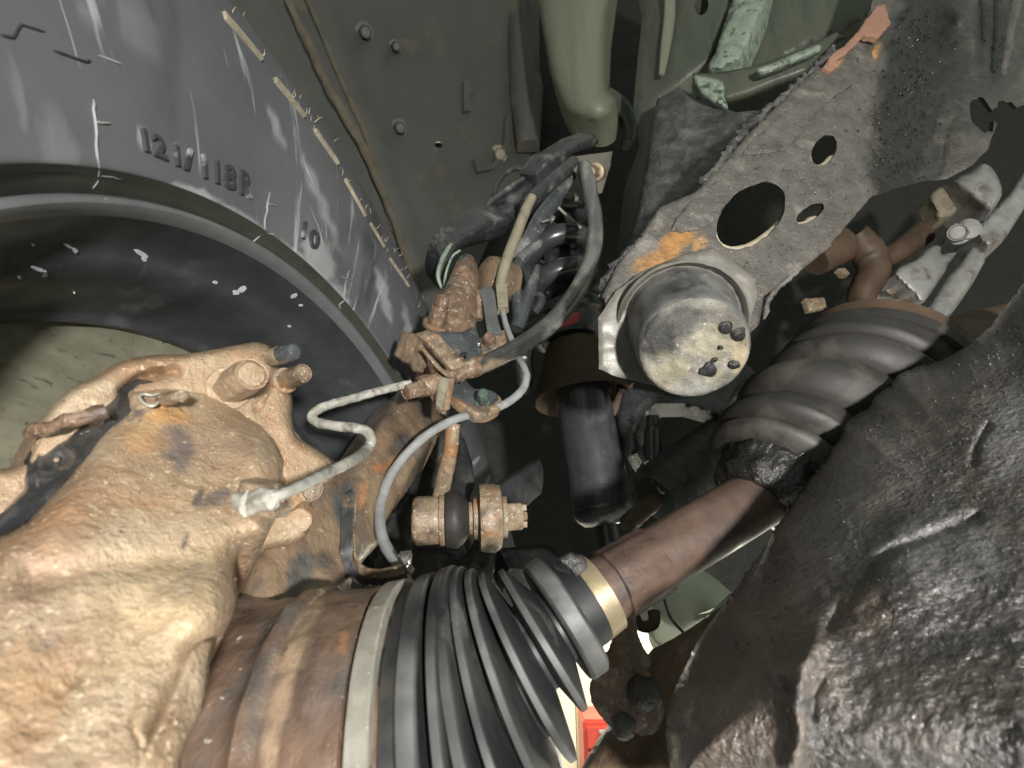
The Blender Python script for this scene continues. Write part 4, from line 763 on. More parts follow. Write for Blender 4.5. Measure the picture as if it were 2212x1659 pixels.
Vh, Fh = tube_geo([(1262, 352, .50, 9), (1268, 372, .492, 15), (1276, 420, .48, 16), (1285, 470, .465, 16.5), (1284, 530, .448, 17.5), (1266, 590, .430, 18.5), (1232, 650, .41, 19.5), (1185, 704, .39, 20), (1120, 750, .37, 20.5), (1062, 779, .352, 20), (1030, 793, .343, 19)], seg=22, n=10)
proj_stain(mesh('hose', Vh, Fh, HOSE, hs, 60), Vh, [(1110, 756, 110, 34, -26, (.022, .022, .024), .95), (1215, 660, 50, 40, -50, (.03, .03, .032), .7), (1290, 470, 10, 70, 0, (.05, .05, .048), .7), (1275, 400, 8, 40, 0, (.06, .06, .055), .6), (1060, 790, 30, 12, -20, (.26, .20, .12), .7)])
tube('ferrule', [(1044, 785, .349, 20), (1036, 789, .346, 21.5), (1000, 802, .337, 20.5), (975, 812, .332, 19)], RUST, hs, seg=20, n=6, rough=.0014)
tube('union', [(985, 806, .333, 16), (940, 826, .326, 21), (936, 828, .325, 23), (912, 836, .321, 23), (910, 837, .3205, 19)], RUST, hs, seg=20, n=3, rough=.0012)
bolt('union_nut', (912, 838, .321), (876, 850 - 2, .312), 19, RUST, hs, flange=1.05, washer=.1, chamfer=.2, rough=.0008)
sb = thing('hose_bracket', 'silver grey bracket plate with a gold bolt where the black brake hose begins', 'bracket', (1280, 360, .51))
sheet('plate', T('1', (1650, 262), (1840, 235), (2018, 212), (2000, 330), (1925, 575), (1860, 585), (1750, 590), (1735, 500), (1700, 400), (1640, 330)), [(1240, 340, .51), (1320, 330, .53), (1290, 415, .51)], RING, sb, thick=.004, bulge=.001, R=5, step=6, tvec=(-.2, -.2, .95))
sheet('foot', T('1', (1680, 575), (1760, 560), (1860, 580), (1840, 605), (1690, 608)), [(1240, 420, .505), (1280, 418, .505), (1260, 425, .495)], RING, sb, thick=.004, step=6)
bolt('bolt', (1290, 372, .512), (1276, 371, .488), 15, GOLD, sb, flange=1.35, washer=.3, rot=.2)
# harness: sleeve, conduit, grey wire
hn = thing('sensor_harness', 'tan dusty conduit with a black upper sleeve and a thin grey wire looping out below', 'cable', (1100, 560, .44))
tube('sleeve', [(1240, 352, .515, 16), (1200, 385, .50, 17), (1160, 420, .485, 17), (1135, 445, .475, 15)], BLACK, hn, seg=18)
tube('conduit', [(1150, 425, .475, 10), (1137, 450, .47, 11.5), (1118, 500, .46, 12), (1100, 545, .45, 12), (1086, 590, .44, 12), (1081, 625, .432, 11.5), (1084, 675, .42, 11)], CONDUIT, hn, seg=16)
tube('clip', [(1084, 622, .43, 13), (1085, 640, .426, 13), (1087, 670, .419, 12)], CONDUIT, hn, seg=8, n=3, square=True)
tube('wire', [(1086, 672, .42, 6), (1092, 700, .412, 6.5), (1105, 735, .40, 7), (1116, 766, .39, 7.5), (1132, 795, .375, 8), (1137, 815, .37, 8.5), (1128, 842, .362, 9), (1106, 863, .355, 9), (1075, 880, .347, 9), (1030, 893, .34, 9), (985, 905, .33, 9), (930, 934, .318, 9.5), (880, 978, .305, 10), (845, 1025, .292, 10.5), (827, 1070, .28, 11), (820, 1110, .268, 11.5), (823, 1150, .256, 12), (836, 1185, .246, 12.5), (858, 1216, .236, 12)], WIRE, hn, seg=16, rough=.0003)
exec_parts.append(1)

# ================================================================ knuckle top, hose bracket cluster
kt = thing('knuckle_stub', 'wet rusty upper arm of the knuckle with a round joint housing and rusty nut', 'suspension arm', (985, 700, .38))
sheet('stub', [(986, 566), (1000, 550), (1022, 552), (1034, 590), (1032, 650), (1030, 700), (1030, 745), (1022, 790), (960, 800), (915, 780), (915, 735), (928, 690), (945, 655), (962, 620), (976, 590)], [(1000, 560, .43), (1025, 740, .385), (920, 740, .37)], RUST, kt, thick=.03, bulge=.014, R=34, step=5, smooth_n=2, nz=((.0010, 90),))
lathe('joint_housing', P(1062, 600, .46), Vector((-.75, -.1, -.6)), [(-.02, .019), (.0, .0195), (.004, .0185), (.005, .015), (.007, .0145), (.009, .010), (.010, .004)], KNUC, kt, seg=40, rough=.0008)
bolt('nut', (942, 704, .362), (952, 664, .352), 21, RUST, kt, flange=1.4, washer=.16, chamfer=.25, rough=.0008)
bolt('stud_end', (952, 668, .353), (957, 642, .348), 15, RUST, kt, flange=1.0, chamfer=.3, rough=.0008)
hb = thing('hose_union_bracket', 'rusty folded bracket with black wet face and an orange rivet, clamping the hose union', 'bracket', (985, 770, .345))
sheet('front_plate', T('2', (1275, 330), (1330, 322), (1450, 345), (1600, 352), (1690, 352), (1745, 470), (1755, 600), (1700, 660), (1560, 690), (1440, 640), (1340, 520), (1262, 410)), [(930, 720, .352), (1030, 740, .36), (970, 790, .340)], BPLATE, hb, thick=.004, bulge=.002, R=8, step=4, holes=[ell(*t1('J', 825, 560), 11, 8, -20, 16)], nz=((.0012, 120),), jag=1)
sheet('side_fold', T('2', (1690, 300), (1715, 310), (1750, 430), (1765, 480), (1755, 600), (1740, 600), (1735, 480), (1690, 360)), [(1025, 720, .352), (1040, 750, .354), (1036, 780, .348)], BPLATE, hb, thick=.012, bulge=.002, R=4, step=4)
sheet('rivet', ell(*t1('J', 410, 352), 17, 17.5, 0, 20, .1), [(930, 740, .345), (950, 740, .347), (940, 750, .344)], ORANGE, hb, thick=.004, bulge=.0025, R=10, step=4)
sheet('flaky_ear', T('2', (1045, 380), (1070, 350), (1110, 342), (1200, 368), (1255, 420), (1240, 520), (1262, 600), (1215, 690), (1165, 692), (1130, 625), (1075, 612), (1010, 570), (1000, 540), (1020, 480)), [(870, 730, .345), (905, 740, .338), (890, 790, .336)], KNUC, hb, thick=.004, bulge=.002, R=6, step=4, nz=((.0016, 140),), jag=2)
sheet('folded_edge', T('2', (1180, 365), (1215, 372), (1270, 400), (1440, 570), (1520, 680), (1490, 715), (1430, 640), (1330, 540), (1240, 430)), [(905, 725, .336), (975, 800, .325), (940, 760, .330)], TANRUST, hb, thick=.010, bulge=.002, R=5, step=4, nz=((.001, 140),))
sheet('spring_clip', T('J', (210, 440), (245, 445), (330, 540), (460, 690), (560, 780), (612, 830), (590, 850), (545, 840), (430, 740), (300, 590), (215, 475)), [(910, 752, .322), (965, 810, .315), (930, 780, .319)], TANRUST, hb, thick=.008, bulge=.001, R=3, step=3)
sheet('tab', T('J', (480, 850), (620, 865), (625, 900), (540, 1340), (500, 1355), (430, 1260), (455, 1000)), [(950, 815, .322), (970, 820, .324), (955, 885, .312)], CONDUIT, hb, thick=.004, bulge=.001, R=4, step=4)
sheet('tab', T('J', (622, 880), (705, 895), (690, 960), (630, 1330), (590, 1350), (545, 1345)), [(970, 818, .324), (982, 820, .328), (965, 885, .313)], TANRUST, hb, thick=.004, bulge=.001, R=4, step=4)
sheet('lower_fold', T('J', (340, 1140), (430, 1090), (440, 1260), (530, 1340), (520, 1400), (460, 1370), (415, 1270)), [(935, 860, .325), (945, 870, .322), (955, 890, .318)], TANRUST, hb, thick=.004, bulge=.001, R=4, step=4)
wt = thing('wire_tab', 'black rounded tab with a green slotted nut, holding the grey wire loop', 'bracket', (1040, 850, .345))
sheet('tab', T('J', (690, 920), (830, 900), (900, 960), (1000, 1040), (1200, 1050), (1310, 1110), (1380, 1200), (1380, 1290), (1330, 1350), (1200, 1410), (1080, 1420), (980, 1400), (850, 1310), (760, 1230), (665, 1150), (680, 1000)), [(985, 830, .346), (1080, 870, .356), (1020, 895, .338)], BPLATE, wt, thick=.003, bulge=.0012, R=6, step=4, smooth_n=2)
sheet('rusty_rim', T('J', (665, 1150), (760, 1180), (900, 1240), (1050, 1290), (1200, 1280), (1310, 1200), (1330, 1130), (1385, 1205), (1385, 1300), (1330, 1360), (1200, 1422), (1075, 1430), (975, 1405), (850, 1320), (750, 1240)), [(985, 860, .338), (1080, 870, .350), (1030, 895, .332)], TANRUST, wt, thick=.006, bulge=.002, R=7, step=4, smooth_n=2, nz=((.0008, 150),))
bolt('slotted_nut', (1042, 872, .346), (1044, 850, .334), 14, GREENNUT, wt, flange=1.15, washer=.2, chamfer=.1)
st = thing('shiny_strap', 'dark shiny steel strap with a rust capped bolt, beside the rusty upper arm', 'bracket', (1050, 690, .39))
tube('strap', [(*t1('2', 1790, -30), .412, 15), (*t1('2', 1815, 30), .408, 15), (*t1('2', 1835, 130), .402, 14), (*t1('2', 1850, 250), .396, 14), (*t1('2', 1880, 380), .388, 16)], STRAP, st, seg=12, flat=.2, flat_dir=(.1, 0, -1), square=True)
sheet('foot', T('2', (1740, 405), (1800, 370), (1860, 350), (1960, 330), (1985, 430), (1910, 490), (1750, 580), (1748, 480)), [(1040, 740, .382), (1090, 730, .390), (1045, 765, .374)], TANRUST, st, thick=.004, bulge=.001, R=5, step=4)
bolt('bolt', (1060, 748, .383), (1058, 729, .370), 15, RUST, st, flange=1.25, washer=.2, chamfer=.4)
mesh('spacer', *tube_geo([(1034, 630, .415, 10), (1034, 655, .412, 12), (1034, 690, .408, 10)], seg=12), RUST, st, 60)

# ================================================================ upper arm, coil spring, shock absorber
ua = thing('pressed_control_arm', 'black pressed steel upper arm with a curved pale green edge above the rusty stub', 'suspension arm', (1010, 500, .47))
sheet('shell', T('1', (1135, 795), (1130, 850), (1060, 930), (960, 990), (800, 1035), (700, 1065), (640, 1120), (590, 1200), (560, 1290), (535, 1410), (505, 1410), (490, 1290), (530, 1140), (610, 1010), (720, 920), (870, 825), (1000, 795)), [(950, 560, .47), (1100, 480, .50), (960, 530, .46)], BLACK, ua, thick=.02, bulge=.010, R=20, step=5, smooth_n=2)
tube('painted_rim', [(*t1('1', 530, 1410), .455, 3), (*t1('1', 497, 1290), .455, 5), (*t1('1', 540, 1140), .458, 6), (*t1('1', 610, 1020), .462, 4)], PALE, ua, seg=8, n=8)
tube('painted_rim', [(*t1('1', 545, 1400), .452, 2.5), (*t1('1', 570, 1260), .452, 3), (*t1('1', 620, 1130), .455, 3), (*t1('1', 690, 1075), .458, 2.5)], PALE, ua, seg=8, n=8)
sheet('boss', T('1', (920, 680), (1000, 620), (1120, 540), (1240, 440), (1330, 470), (1310, 530), (1180, 640), (1180, 720), (1130, 770), (960, 780), (930, 740)), [(1060, 440, .52), (1140, 400, .53), (1090, 465, .50)], BLACK, ua, thick=.02, bulge=.007, R=14, step=5, smooth_n=2, bumps=[(*t1('1', 1040, 630), 9, -.008)], nz=((.002, 60),))
tube('hoop', [(*t1('1', 930, 720), .505, 5), (*t1('1', 945, 660), .508, 6), (*t1('1', 1050, 580), .515, 6), (*t1('1', 1150, 510), .522, 6), (*t1('1', 1240, 450), .528, 5)], BPLATE, ua, seg=10, n=8)
tube('hoop', [(*t1('1', 980, 600), .52, 5), (*t1('1', 1020, 480), .525, 6), (*t1('1', 1100, 390), .53, 6), (*t1('1', 1180, 360), .535, 6), (*t1('1', 1270, 385), .538, 5)], BLACK, ua, seg=10, n=8)
sheet('link', T('1', (1320, 420), (1440, 250), (1520, 225), (1700, 110), (1850, 60), (1900, 130), (1830, 190), (1660, 250), (1640, 330), (1500, 480), (1360, 560)), [(1160, 390, .525), (1290, 300, .56), (1200, 340, .53)], BLACK, ua, thick=.02, bulge=.008, R=16, step=6, nz=((.002, 60),))
ss = thing('black_strap', 'black rubbery strap running down behind the tan conduit', 'strap', (1160, 470, .50))
tube('strap', [(*t1('1', 1680, 400), .52, 9), (*t1('1', 1560, 570), .515, 13), (*t1('1', 1420, 760), .51, 18), (*t1('1', 1300, 960), .505, 16), (*t1('1', 1190, 1130), .50, 12), (*t1('1', 1130, 1350), .49, 10)], BPLATE, ss, seg=12, flat=.35, flat_dir=(.2, 0, -1))
so = thing('shock_absorber', 'black shock absorber with a coil spring above and a bell-shaped cup round its top', 'shock absorber', (1290, 1000, .47))
a_top, a_bot = P(1196, 500, .60), P(1312, 1190, .455); aax = (a_bot - a_top).normalized(); aL = (a_bot - a_top).length
def sp(f): return a_top + (a_bot - a_top) * f
V, Fc = [], []; K = 150; turns = 3.6; wr = .0115; hx = aax.cross(Vector((0, 0, 1))).normalized(); hy = aax.cross(hx); pts = []
for k in range(K + 1):
    t = k / K; an = 2 * math.pi * turns * t; pts.append(sp(-.06 + .44 * t) + (hx * math.cos(an) + hy * math.sin(an)) * .034)
for i, (p, (x, y)) in enumerate(zip(pts, frames(pts))):
    for k in range(12): a = 2 * math.pi * k / 12; V.append(p + (x * math.cos(a) + y * math.sin(a)) * wr)
for i in range(K):
    for k in range(12): a, b = i * 12 + k, i * 12 + (k + 1) % 12; Fc.append((a, b, b + 12, a + 12))
mesh('coil_spring', V, Fc, SHOCK, so, 60)
lathe('inner_damper', sp(-.05), aax, [(0, .016), (aL * .5, .016)], BLACK, so, seg=32)
lathe('spring_seat', sp(.33), aax, [(0, .018), (.002, .044), (.006, .049), (.012, .049), (.016, .040), (.03, .03)], BLACK, so, seg=56)
u0 = sp(.34); sheet('red_mark', T('4', (320, 430), (400, 360), (500, 300), (625, 282), (620, 340), (520, 385), (420, 410), (350, 442)), [(1185, 700, .448), (1250, 680, .450), (1200, 710, .444)], REDM, so, thick=.003, bulge=.001, R=4, step=5)
cc = P(1256, 855, .505)
lathe('cup', cc, aax, [(-.055, .028), (-.040, .033), (-.020, .040), (-.004, .0455), (.004, .047), (.0052, .046), (.003, .0435), (-.004, .040), (-.018, .034), (-.04, .028)], BROWNS, so, seg=72, rough=.0008)
sheet('seat_arm', T('4', (60, 460), (180, 380), (330, 300), (420, 330), (330, 440), (250, 560), (215, 700), (230, 860), (170, 1000), (90, 900), (60, 640)), [(1115, 720, .49), (1190, 690, .50), (1140, 840, .48)], BLACK, so, thick=.01, bulge=.004, R=12, step=6, smooth_n=2, nz=((.001, 80),))
b0, b1 = P(1262, 880, .49), P(1308, 1134, .455); bx = (b1 - b0).normalized(); bL = (b1 - b0).length
lathe('body', b0, bx, [(-.03, .0255), (0, .0258), (bL * .62, .0272), (bL * .80, .0283), (bL * .835, .0288), (bL * .855, .0291), (bL * .90, .0288), (bL * .955, .0245), (bL * 1.0, .0185), (bL * 1.005, .011)], SHOCK, so, seg=64, rough=.0003)
for k in range(26):
    a = -1.15 + 2.3 * k / 25; xx = Vector((1, .1, 0)); xx = (xx - bx * xx.dot(bx)).normalized(); yy = Vector((0, 0, -1)); yy = (yy - bx * yy.dot(bx)).normalized()
    c = b0 + bx * (bL * .82) + (xx * math.sin(a) + yy * math.cos(a)) * .0287
    mesh('weld_ripple', *lathe_geo(c - bx * .0042, bx, [(0, .0003), (.001, .00085), (.0074, .00085), (.0084, .0003)], seg=8), SHOCK, so, 70)
lathe('rod', b1 - bx * .004, bx, [(0, .0108), (.04, .0105), (.06, .012), (.08, .012)], SHOCK, so, seg=36)
# knotted black cable bundle by the spring
cb = thing('rubber_bundle', 'dusty black rubber hoses bunched behind the grey wire and before the spring', 'cable bundle', (1130, 620, .47))
tube('strand', [(*t1('1', 1390, 1000), .485, 8), (*t1('1', 1300, 1080), .48, 13), (*t1('1', 1200, 1200), .475, 14), (*t1('1', 1165, 1340), .47, 13), (*t1('1', 1190, 1500), .462, 14), (*t1('1', 1210, 1720), .455, 16)], BPLATE, cb, seg=14, rough=.0008)
tube('strand', [(*t1('1', 1365, 1210), .478, 6), (*t1('1', 1330, 1330), .472, 12), (*t1('1', 1280, 1470), .466, 15), (*t1('1', 1240, 1600), .46, 16), (*t1('1', 1180, 1760), .452, 16)], BPLATE, cb, seg=14, rough=.0008)
tube('strand', [(*t1('1', 1260, 1280), .476, 5), (*t1('1', 1300, 1420), .47, 7), (*t1('1', 1400, 1500), .465, 10), (*t1('1', 1330, 1620), .46, 10)], BLACK, cb, seg=12, rough=.0008)
tube('stud', [(*t1('1', 1400, 830), .50, 3), (*t1('1', 1470, 805), .50, 4), (*t1('1', 1480, 800), .50, 9), (*t1('1', 1505, 815), .50, 9)], RING, cb, seg=10, n=3)
tube('thin_rod', [(*t1('1', 1510, 670), .54, 3.5), (*t1('1', 1620, 770), .545, 3.5), (*t1('1', 1740, 880), .55, 3.5)], LINE, cb, seg=8)

# ================================================================ tie rod end and torn rubber flaps
tr = thing('tie_rod_end', 'mud-brown tie rod joint with a grey rubber gaiter and castle nut in the centre', 'tie rod', (1010, 1120, .32))
c = P(897, 1125, .312); tax = Vector((1, -.02, .10)).normalized(); q = lambda x: x / F * .315
lathe('housing', c, tax, [(-q(4), q(44)), (0, q(49)), (q(6), q(51)), (q(46), q(50)), (q(52), q(47)), (q(52.5), q(53)), (q(58), q(54)), (q(63), q(53)), (q(64), q(46))], TANRUST, tr, seg=56, rough=.0005)
lathe('gaiter', c, tax, [(q(62), q(48)), (q(66), q(57)), (q(80), q(62)), (q(92), q(60)), (q(105), q(48)), (q(116), q(33)), (q(118), q(28))], IBOOT, tr, seg=56, rough=.0004)
lathe('washer', c, tax, [(q(114), q(26)), (q(115), q(35)), (q(122), q(35)), (q(123), q(30)), (q(124), q(43)), (q(129), q(45)), (q(134), q(44)), (q(135), q(30))], TANRUST, tr, seg=48)
lathe('eye', c, tax, [(q(136), q(60)), (q(138), q(68)), (q(150), q(72)), (q(170), q(71)), (q(182), q(66)), (q(185), q(55)), (q(188), q(44))], TANRUST, tr, seg=48, rough=.0014, rs=110)
e0 = c + tax * q(184); mesh('castle_nut', *hex_geo(e0, e0 + tax * q(46), q(33), flange=1.35, washer=.25, chamfer=.1, rough=.0004), TANRUST, tr, 28)
for k in range(6):
    a = k * math.pi / 3 + .3; x_ = tax.cross(Vector((0, 0, 1))).normalized(); y_ = tax.cross(x_); pc = e0 + tax * q(46) + (x_ * math.cos(a) + y_ * math.sin(a)) * q(19)
    mesh('crown', *hex_geo(pc - tax * q(2), pc + tax * q(9), q(9), flange=1, n=4, rot=a), TANRUST, tr, 28)
tube('rod', [(*t1('3', 1290, -60), .345, 16), (*t1('3', 1275, 120), .34, 16), (*t1('3', 1230, 350), .33, 17), (*t1('3', 1185, 560), .318, 17), (*t1('3', 1160, 660), .314, 17)], TANRUST, tr, seg=16, flat=.8, rough=.0007)
fl = thing('rubber_flap', 'dusty black frayed rubber flap hanging behind the brown tie rod, ending at its gaiter', 'rubber flap', (1000, 1010, .37))
sheet('flap', T('3', (1340, -20), (1390, 60), (1440, 200), (1470, 330), (1490, 470), (1450, 560), (1440, 640), (1380, 680), (1220, 640), (1230, 560), (1290, 400), (1340, 120)), [(990, 940, .39), (1020, 1050, .36), (970, 1080, .345)], BOOT, fl, thick=.006, bulge=.003, R=10, step=6, jag=2, nz=((.001, 60),))
f2 = thing('plastic_tab', 'black angled tab pointing up behind the castle nut of the tie rod', 'rubber flap', (1120, 1050, .37))
sheet('tab', T('3', (1650, 480), (1780, 410), (1900, 330), (2045, 240), (2072, 300), (2080, 420), (2065, 530), (1900, 680), (1780, 720)), [(1080, 1050, .35), (1165, 1000, .39), (1130, 1100, .36)], BOOT, f2, thick=.010, bulge=.003, R=10, step=6, nz=((.001, 60),))
f3 = thing('dust_shield', 'flat black dust shield seen as a dark strip between knuckle and tie rod', 'dust shield', (920, 1150, .40))
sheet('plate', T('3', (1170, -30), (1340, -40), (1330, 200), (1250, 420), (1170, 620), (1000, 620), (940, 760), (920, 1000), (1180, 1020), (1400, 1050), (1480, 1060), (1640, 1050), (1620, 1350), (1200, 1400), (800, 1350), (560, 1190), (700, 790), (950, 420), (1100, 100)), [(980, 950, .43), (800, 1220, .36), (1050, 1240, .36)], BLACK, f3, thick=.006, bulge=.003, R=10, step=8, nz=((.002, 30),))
f4 = thing('link_arm', 'dull black curved arm passing down under the tie rod joint to the boot', 'suspension arm', (1040, 1210, .37))
tube('arm', [(*t1('3', 1560, 960), .37, 22), (*t1('3', 1540, 1080), .365, 32), (*t1('3', 1480, 1230), .355, 42), (*t1('3', 1440, 1400), .35, 46)], BLACK, f4, seg=18, flat=.5, rough=.001)

# ================================================================ frame plate, steering rack and tie rod behind the shock
fp = thing('lower_frame_plate', 'dark dusty frame plate curving under the bump stop behind the shock', 'frame plate', (1440, 900, .47))
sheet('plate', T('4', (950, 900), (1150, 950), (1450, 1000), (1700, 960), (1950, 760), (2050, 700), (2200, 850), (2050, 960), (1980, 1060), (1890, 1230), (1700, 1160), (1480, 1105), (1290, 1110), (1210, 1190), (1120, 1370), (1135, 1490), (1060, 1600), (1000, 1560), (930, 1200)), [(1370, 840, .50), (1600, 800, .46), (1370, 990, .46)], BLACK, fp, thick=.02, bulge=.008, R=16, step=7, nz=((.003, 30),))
tube('stud', [(*t1('4', 1260, 1190), .47, 13), (*t1('4', 1260, 1260), .468, 15), (*t1('4', 1262, 1300), .467, 15), (*t1('4', 1262, 1330), .466, 19), (*t1('4', 1270, 1600), .455, 22)], SHOCK, fp, seg=16)
sheet('rusty_web', T('4', (900, 1100), (960, 980), (1090, 900), (1085, 980), (1020, 1090), (930, 1190)), [(1330, 860, .495), (1365, 840, .50), (1335, 890, .49)], BROWNS, fp, thick=.006, bulge=.002, R=6, step=5, nz=((.001, 90),))
sr = thing('steering_rack', 'greenish black pleated rack gaiter with a rusty tie rod running down behind the axle bar', 'steering rack', (1480, 1030, .42))
r0, r1 = P(1418, 1075, .405), P(1580, 950, .46); rax = (r1 - r0).normalized(); rl = (r1 - r0).length; pr = [(-.004, .008), (-.002, .019), (.001, .0205)]
for k in range(9): z = .003 + k * rl / 9; pr += [(z, .0245), (z + .002, .0262), (z + .004, .0245), (z + .006, .0205)]
lathe('gaiter', r0, rax, pr, GREENB, sr, seg=56, rough=.0003)
V, Fc = tube_geo([(1352, 1136, .384, 16), (1358, 1130, .386, 20), (1372, 1117, .39, 20), (1425, 1075, .402, 18)], seg=18, rough=.001); mesh('tie_rod', V, Fc, BROWNS, sr, 60)
tube('gaiter_clip', [(*t1('5', 1250, 240), .398, 4), (*t1('5', 1275, 175), .398, 4), (*t1('5', 1330, 170), .40, 4), (*t1('5', 1400, 230), .40, 4)], GREENB, sr, seg=8)
tube('clip_wire', [(*t1('5', 1300, 260), .394, 2.5), (*t1('5', 1340, 310), .392, 2.5), (*t1('5', 1410, 280), .393, 2.5)], LINE, sr, seg=8)
pb = thing('bracket_lug', 'dim black bracket lug beyond the outer boot, left of the brass clamp', 'bracket', (1200, 1200, .40))
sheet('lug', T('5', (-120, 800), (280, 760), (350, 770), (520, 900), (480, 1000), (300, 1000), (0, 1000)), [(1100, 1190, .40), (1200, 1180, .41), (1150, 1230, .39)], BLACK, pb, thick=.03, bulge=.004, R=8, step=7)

# ================================================================ things under the axle bar
tk = thing('reservoir_box', 'pale cream-green painted box below the axle bar, crossed by a thin dark wire', 'reservoir', (1490, 1300, .46))
sheet('side', T('5', (1215, 1200), (1390, 1100), (1500, 1200), (1640, 1375), (1760, 1350), (1930, 1190), (1970, 1200), (1900, 1300), (1840, 1350), (1700, 1440), (1530, 1535), (1420, 1490), (1290, 1410), (1235, 1300)), [(1405, 1290, .47), (1560, 1290, .46), (1480, 1365, .44)], TANKM, tk, thick=.06, bulge=.012, R=26, step=6, nz=((.0004, 60),))
sheet('top', T('5', (1390, 1095), (1500, 1030), (1640, 945), (1800, 1050), (1965, 1195), (1830, 1300), (1640, 1378)), [(1445, 1258, .472), (1500, 1325, .452), (1580, 1280, .52)], TANKM, tk, thick=.05, bulge=.002, R=8, step=8)
tube('wire', [(*t1('5', 1360, 1225), .445, 3), (*t1('5', 1385, 1320), .440, 3.5), (*t1('5', 1430, 1420), .434, 3.5), (*t1('5', 1540, 1540), .425, 3.5)], BLACK, tk, seg=8)
lj = thing('lower_ball_joint', 'dark rusty ball joint with a round flanged disc, hanging before the bright wall', 'ball joint', (1360, 1480, .30))
tube('stem', [(*t1('7', 590, 240), .30, 16), (*t1('7', 590, 350), .30, 19), (*t1('7', 590, 480), .298, 25), (*t1('7', 590, 600), .295, 36), (*t1('7', 600, 720), .29, 48), (*t1('7', 620, 800), .288, 46)], KNUC, lj, seg=24, rough=.001)
dc = P(*t1('7', 600, 1000), .285); dx = Vector((-.80, .12, -.60)).normalized(); h = lambda x: x * .248 / F * .285
lathe('flange_disc', dc - dx * h(60), dx, [(0, h(330)), (h(40), h(345)), (h(75), h(340)), (h(85), h(320)), (h(90), h(200))], KNUC, lj, seg=64, rough=.001)
lathe('flange_disc', dc + dx * h(60) - Vector((0, 0, .0)), Vector((-.45, .05, -.9)), [(0, h(285)), (h(30), h(290)), (h(60), h(275)), (h(62), h(150))], RUST, lj, seg=64, rough=.001)
lathe('bolt_dome', P(*t1('7', 740, 1000), .272), Vector((-.25, -.25, -.94)), [(-.004, h(140)), (0, h(140)), (.003, h(125)), (.007, h(85)), (.0085, h(30))], SOOT, lj, seg=40, rough=.0008)
lathe('bolt_dome', P(*t1('7', 560, 1310), .268), Vector((-.3, 0, -.95)), [(-.004, h(100)), (0, h(95)), (.004, h(70)), (.006, h(20))], SOOT, lj, seg=28, rough=.001)
tube('eyelet', [(*t1('7', 640, 290), .33, 14), (*t1('7', 690, 400), .33, 12), (*t1('7', 760, 430), .33, 12), (*t1('7', 830, 390), .335, 13), (*t1('7', 830, 300), .34, 14)], BROWNS, lj, seg=12)
la = thing('lower_control_arm', 'black shadowed lower control arm running down from the ball joint before the bright gap', 'suspension arm', (1400, 1550, .27))
sheet('arm', T('7', (700, 760), (820, 625), (1000, 530), (1200, 410), (1430, 240), (1560, 80), (1800, 0), (1700, 700), (1500, 1700), (170, 1720), (250, 1560), (350, 1400), (450, 1250), (560, 1000)), [(1400, 1400, .35), (1560, 1300, .34), (1300, 1640, .31)], KNUC, la, thick=.02, tvec=(.25, .66, 1), bulge=.010, R=24, step=8, nz=((.002, 60),), jag=2)

# ================================================================ big tar-coated casting
lp = thing('oily_axle_housing', 'huge black tar-coated lumpy housing filling the lower corner, glinting with grease', 'axle housing', (1850, 1300, .17))
LO = [(2420, 480), *T('6', (2210, 20), (2130, 130), (2060, 220), (1990, 310), (1850, 430), (1720, 500), (1640, 545), (1560, 560), (1450, 595), (1360, 640), (1330, 690), (1220, 760), (1195, 830), (1110, 880), (1010, 950), (1005, 1030), (930, 1130), (870, 1230), (790, 1340), (690, 1480), (590, 1620)), (1640, 1200), *T('7', (1500, 150), (1400, 280), (1300, 420), (1180, 620), (1080, 830), (970, 1050), (945, 1200), (940, 1400), (960, 1600), (990, 1800)), (2420, 1800)]
LD = [(2000, 800, .27), (1600, 1300, .205), (2200, 1400, .145), (1600, 1650, .165)]
cast = sheet('casting', LO, LD, LUMP, lp, thick=.08, bulge=.042, R=230, step=8, jag=5, nz=((.0020, 18), (.0009, 60), (.0006, 230)),
      bumps=[(*t1('8', 700, 1000), 120, .010), (*t1('8', 1350, 500), 120, .006), (*t1('6', 1900, 750), 120, .008)],
      grooves=[(T('8', (1900, 20), (1640, 120), (1340, 240), (1200, 340), (1080, 540), (900, 790)), 13, -.0035), (T('8', (880, 800), (760, 1000), (730, 1250), (750, 1450), (690, 1659)), 20, .0045), (T('8', (500, 890), (540, 1000), (600, 1110)), 10, .002), (T('6', (1980, 960), (1900, 1080), (1880, 1200)), 8, -.003), (T('8', (900, 1080), (840, 1180), (830, 1320)), 9, -.002)],
      stains=[(*t1('8', 850, 950), 60, 110, -20, (.125, .098, .08), .6), (*t1('8', 400, 1400), 110, 90, 0, (.13, .10, .08), .6), (*t1('8', 1150, 650), 70, 60, 30, (.15, .115, .09), .6), (*t1('8', 650, 1500), 40, 90, 10, (.15, .11, .085), .6), (*t1('6', 1750, 800), 110, 70, -40, (.17, .14, .13), .6), (*t1('6', 2120, 1000), 60, 110, 10, (.15, .145, .15), .6), (*t1('8', 1500, 1300), 190, 120, 0, (.10, .085, .07), .5), (1760, 1180, 90, 130, 40, (.17, .165, .165), .8), (1900, 1010, 120, 90, -40, (.16, .145, .14), .8), (2060, 1190, 130, 90, 10, (.15, .145, .145), .7), (2120, 760, 60, 90, 30, (.14, .135, .135), .7), (1640, 1250, 60, 90, 40, (.02, .019, .019), .9), (1560, 1420, 60, 90, 30, (.022, .02, .019), .9)])  # dark flank patches also carry its shade, upper grey ones its glints

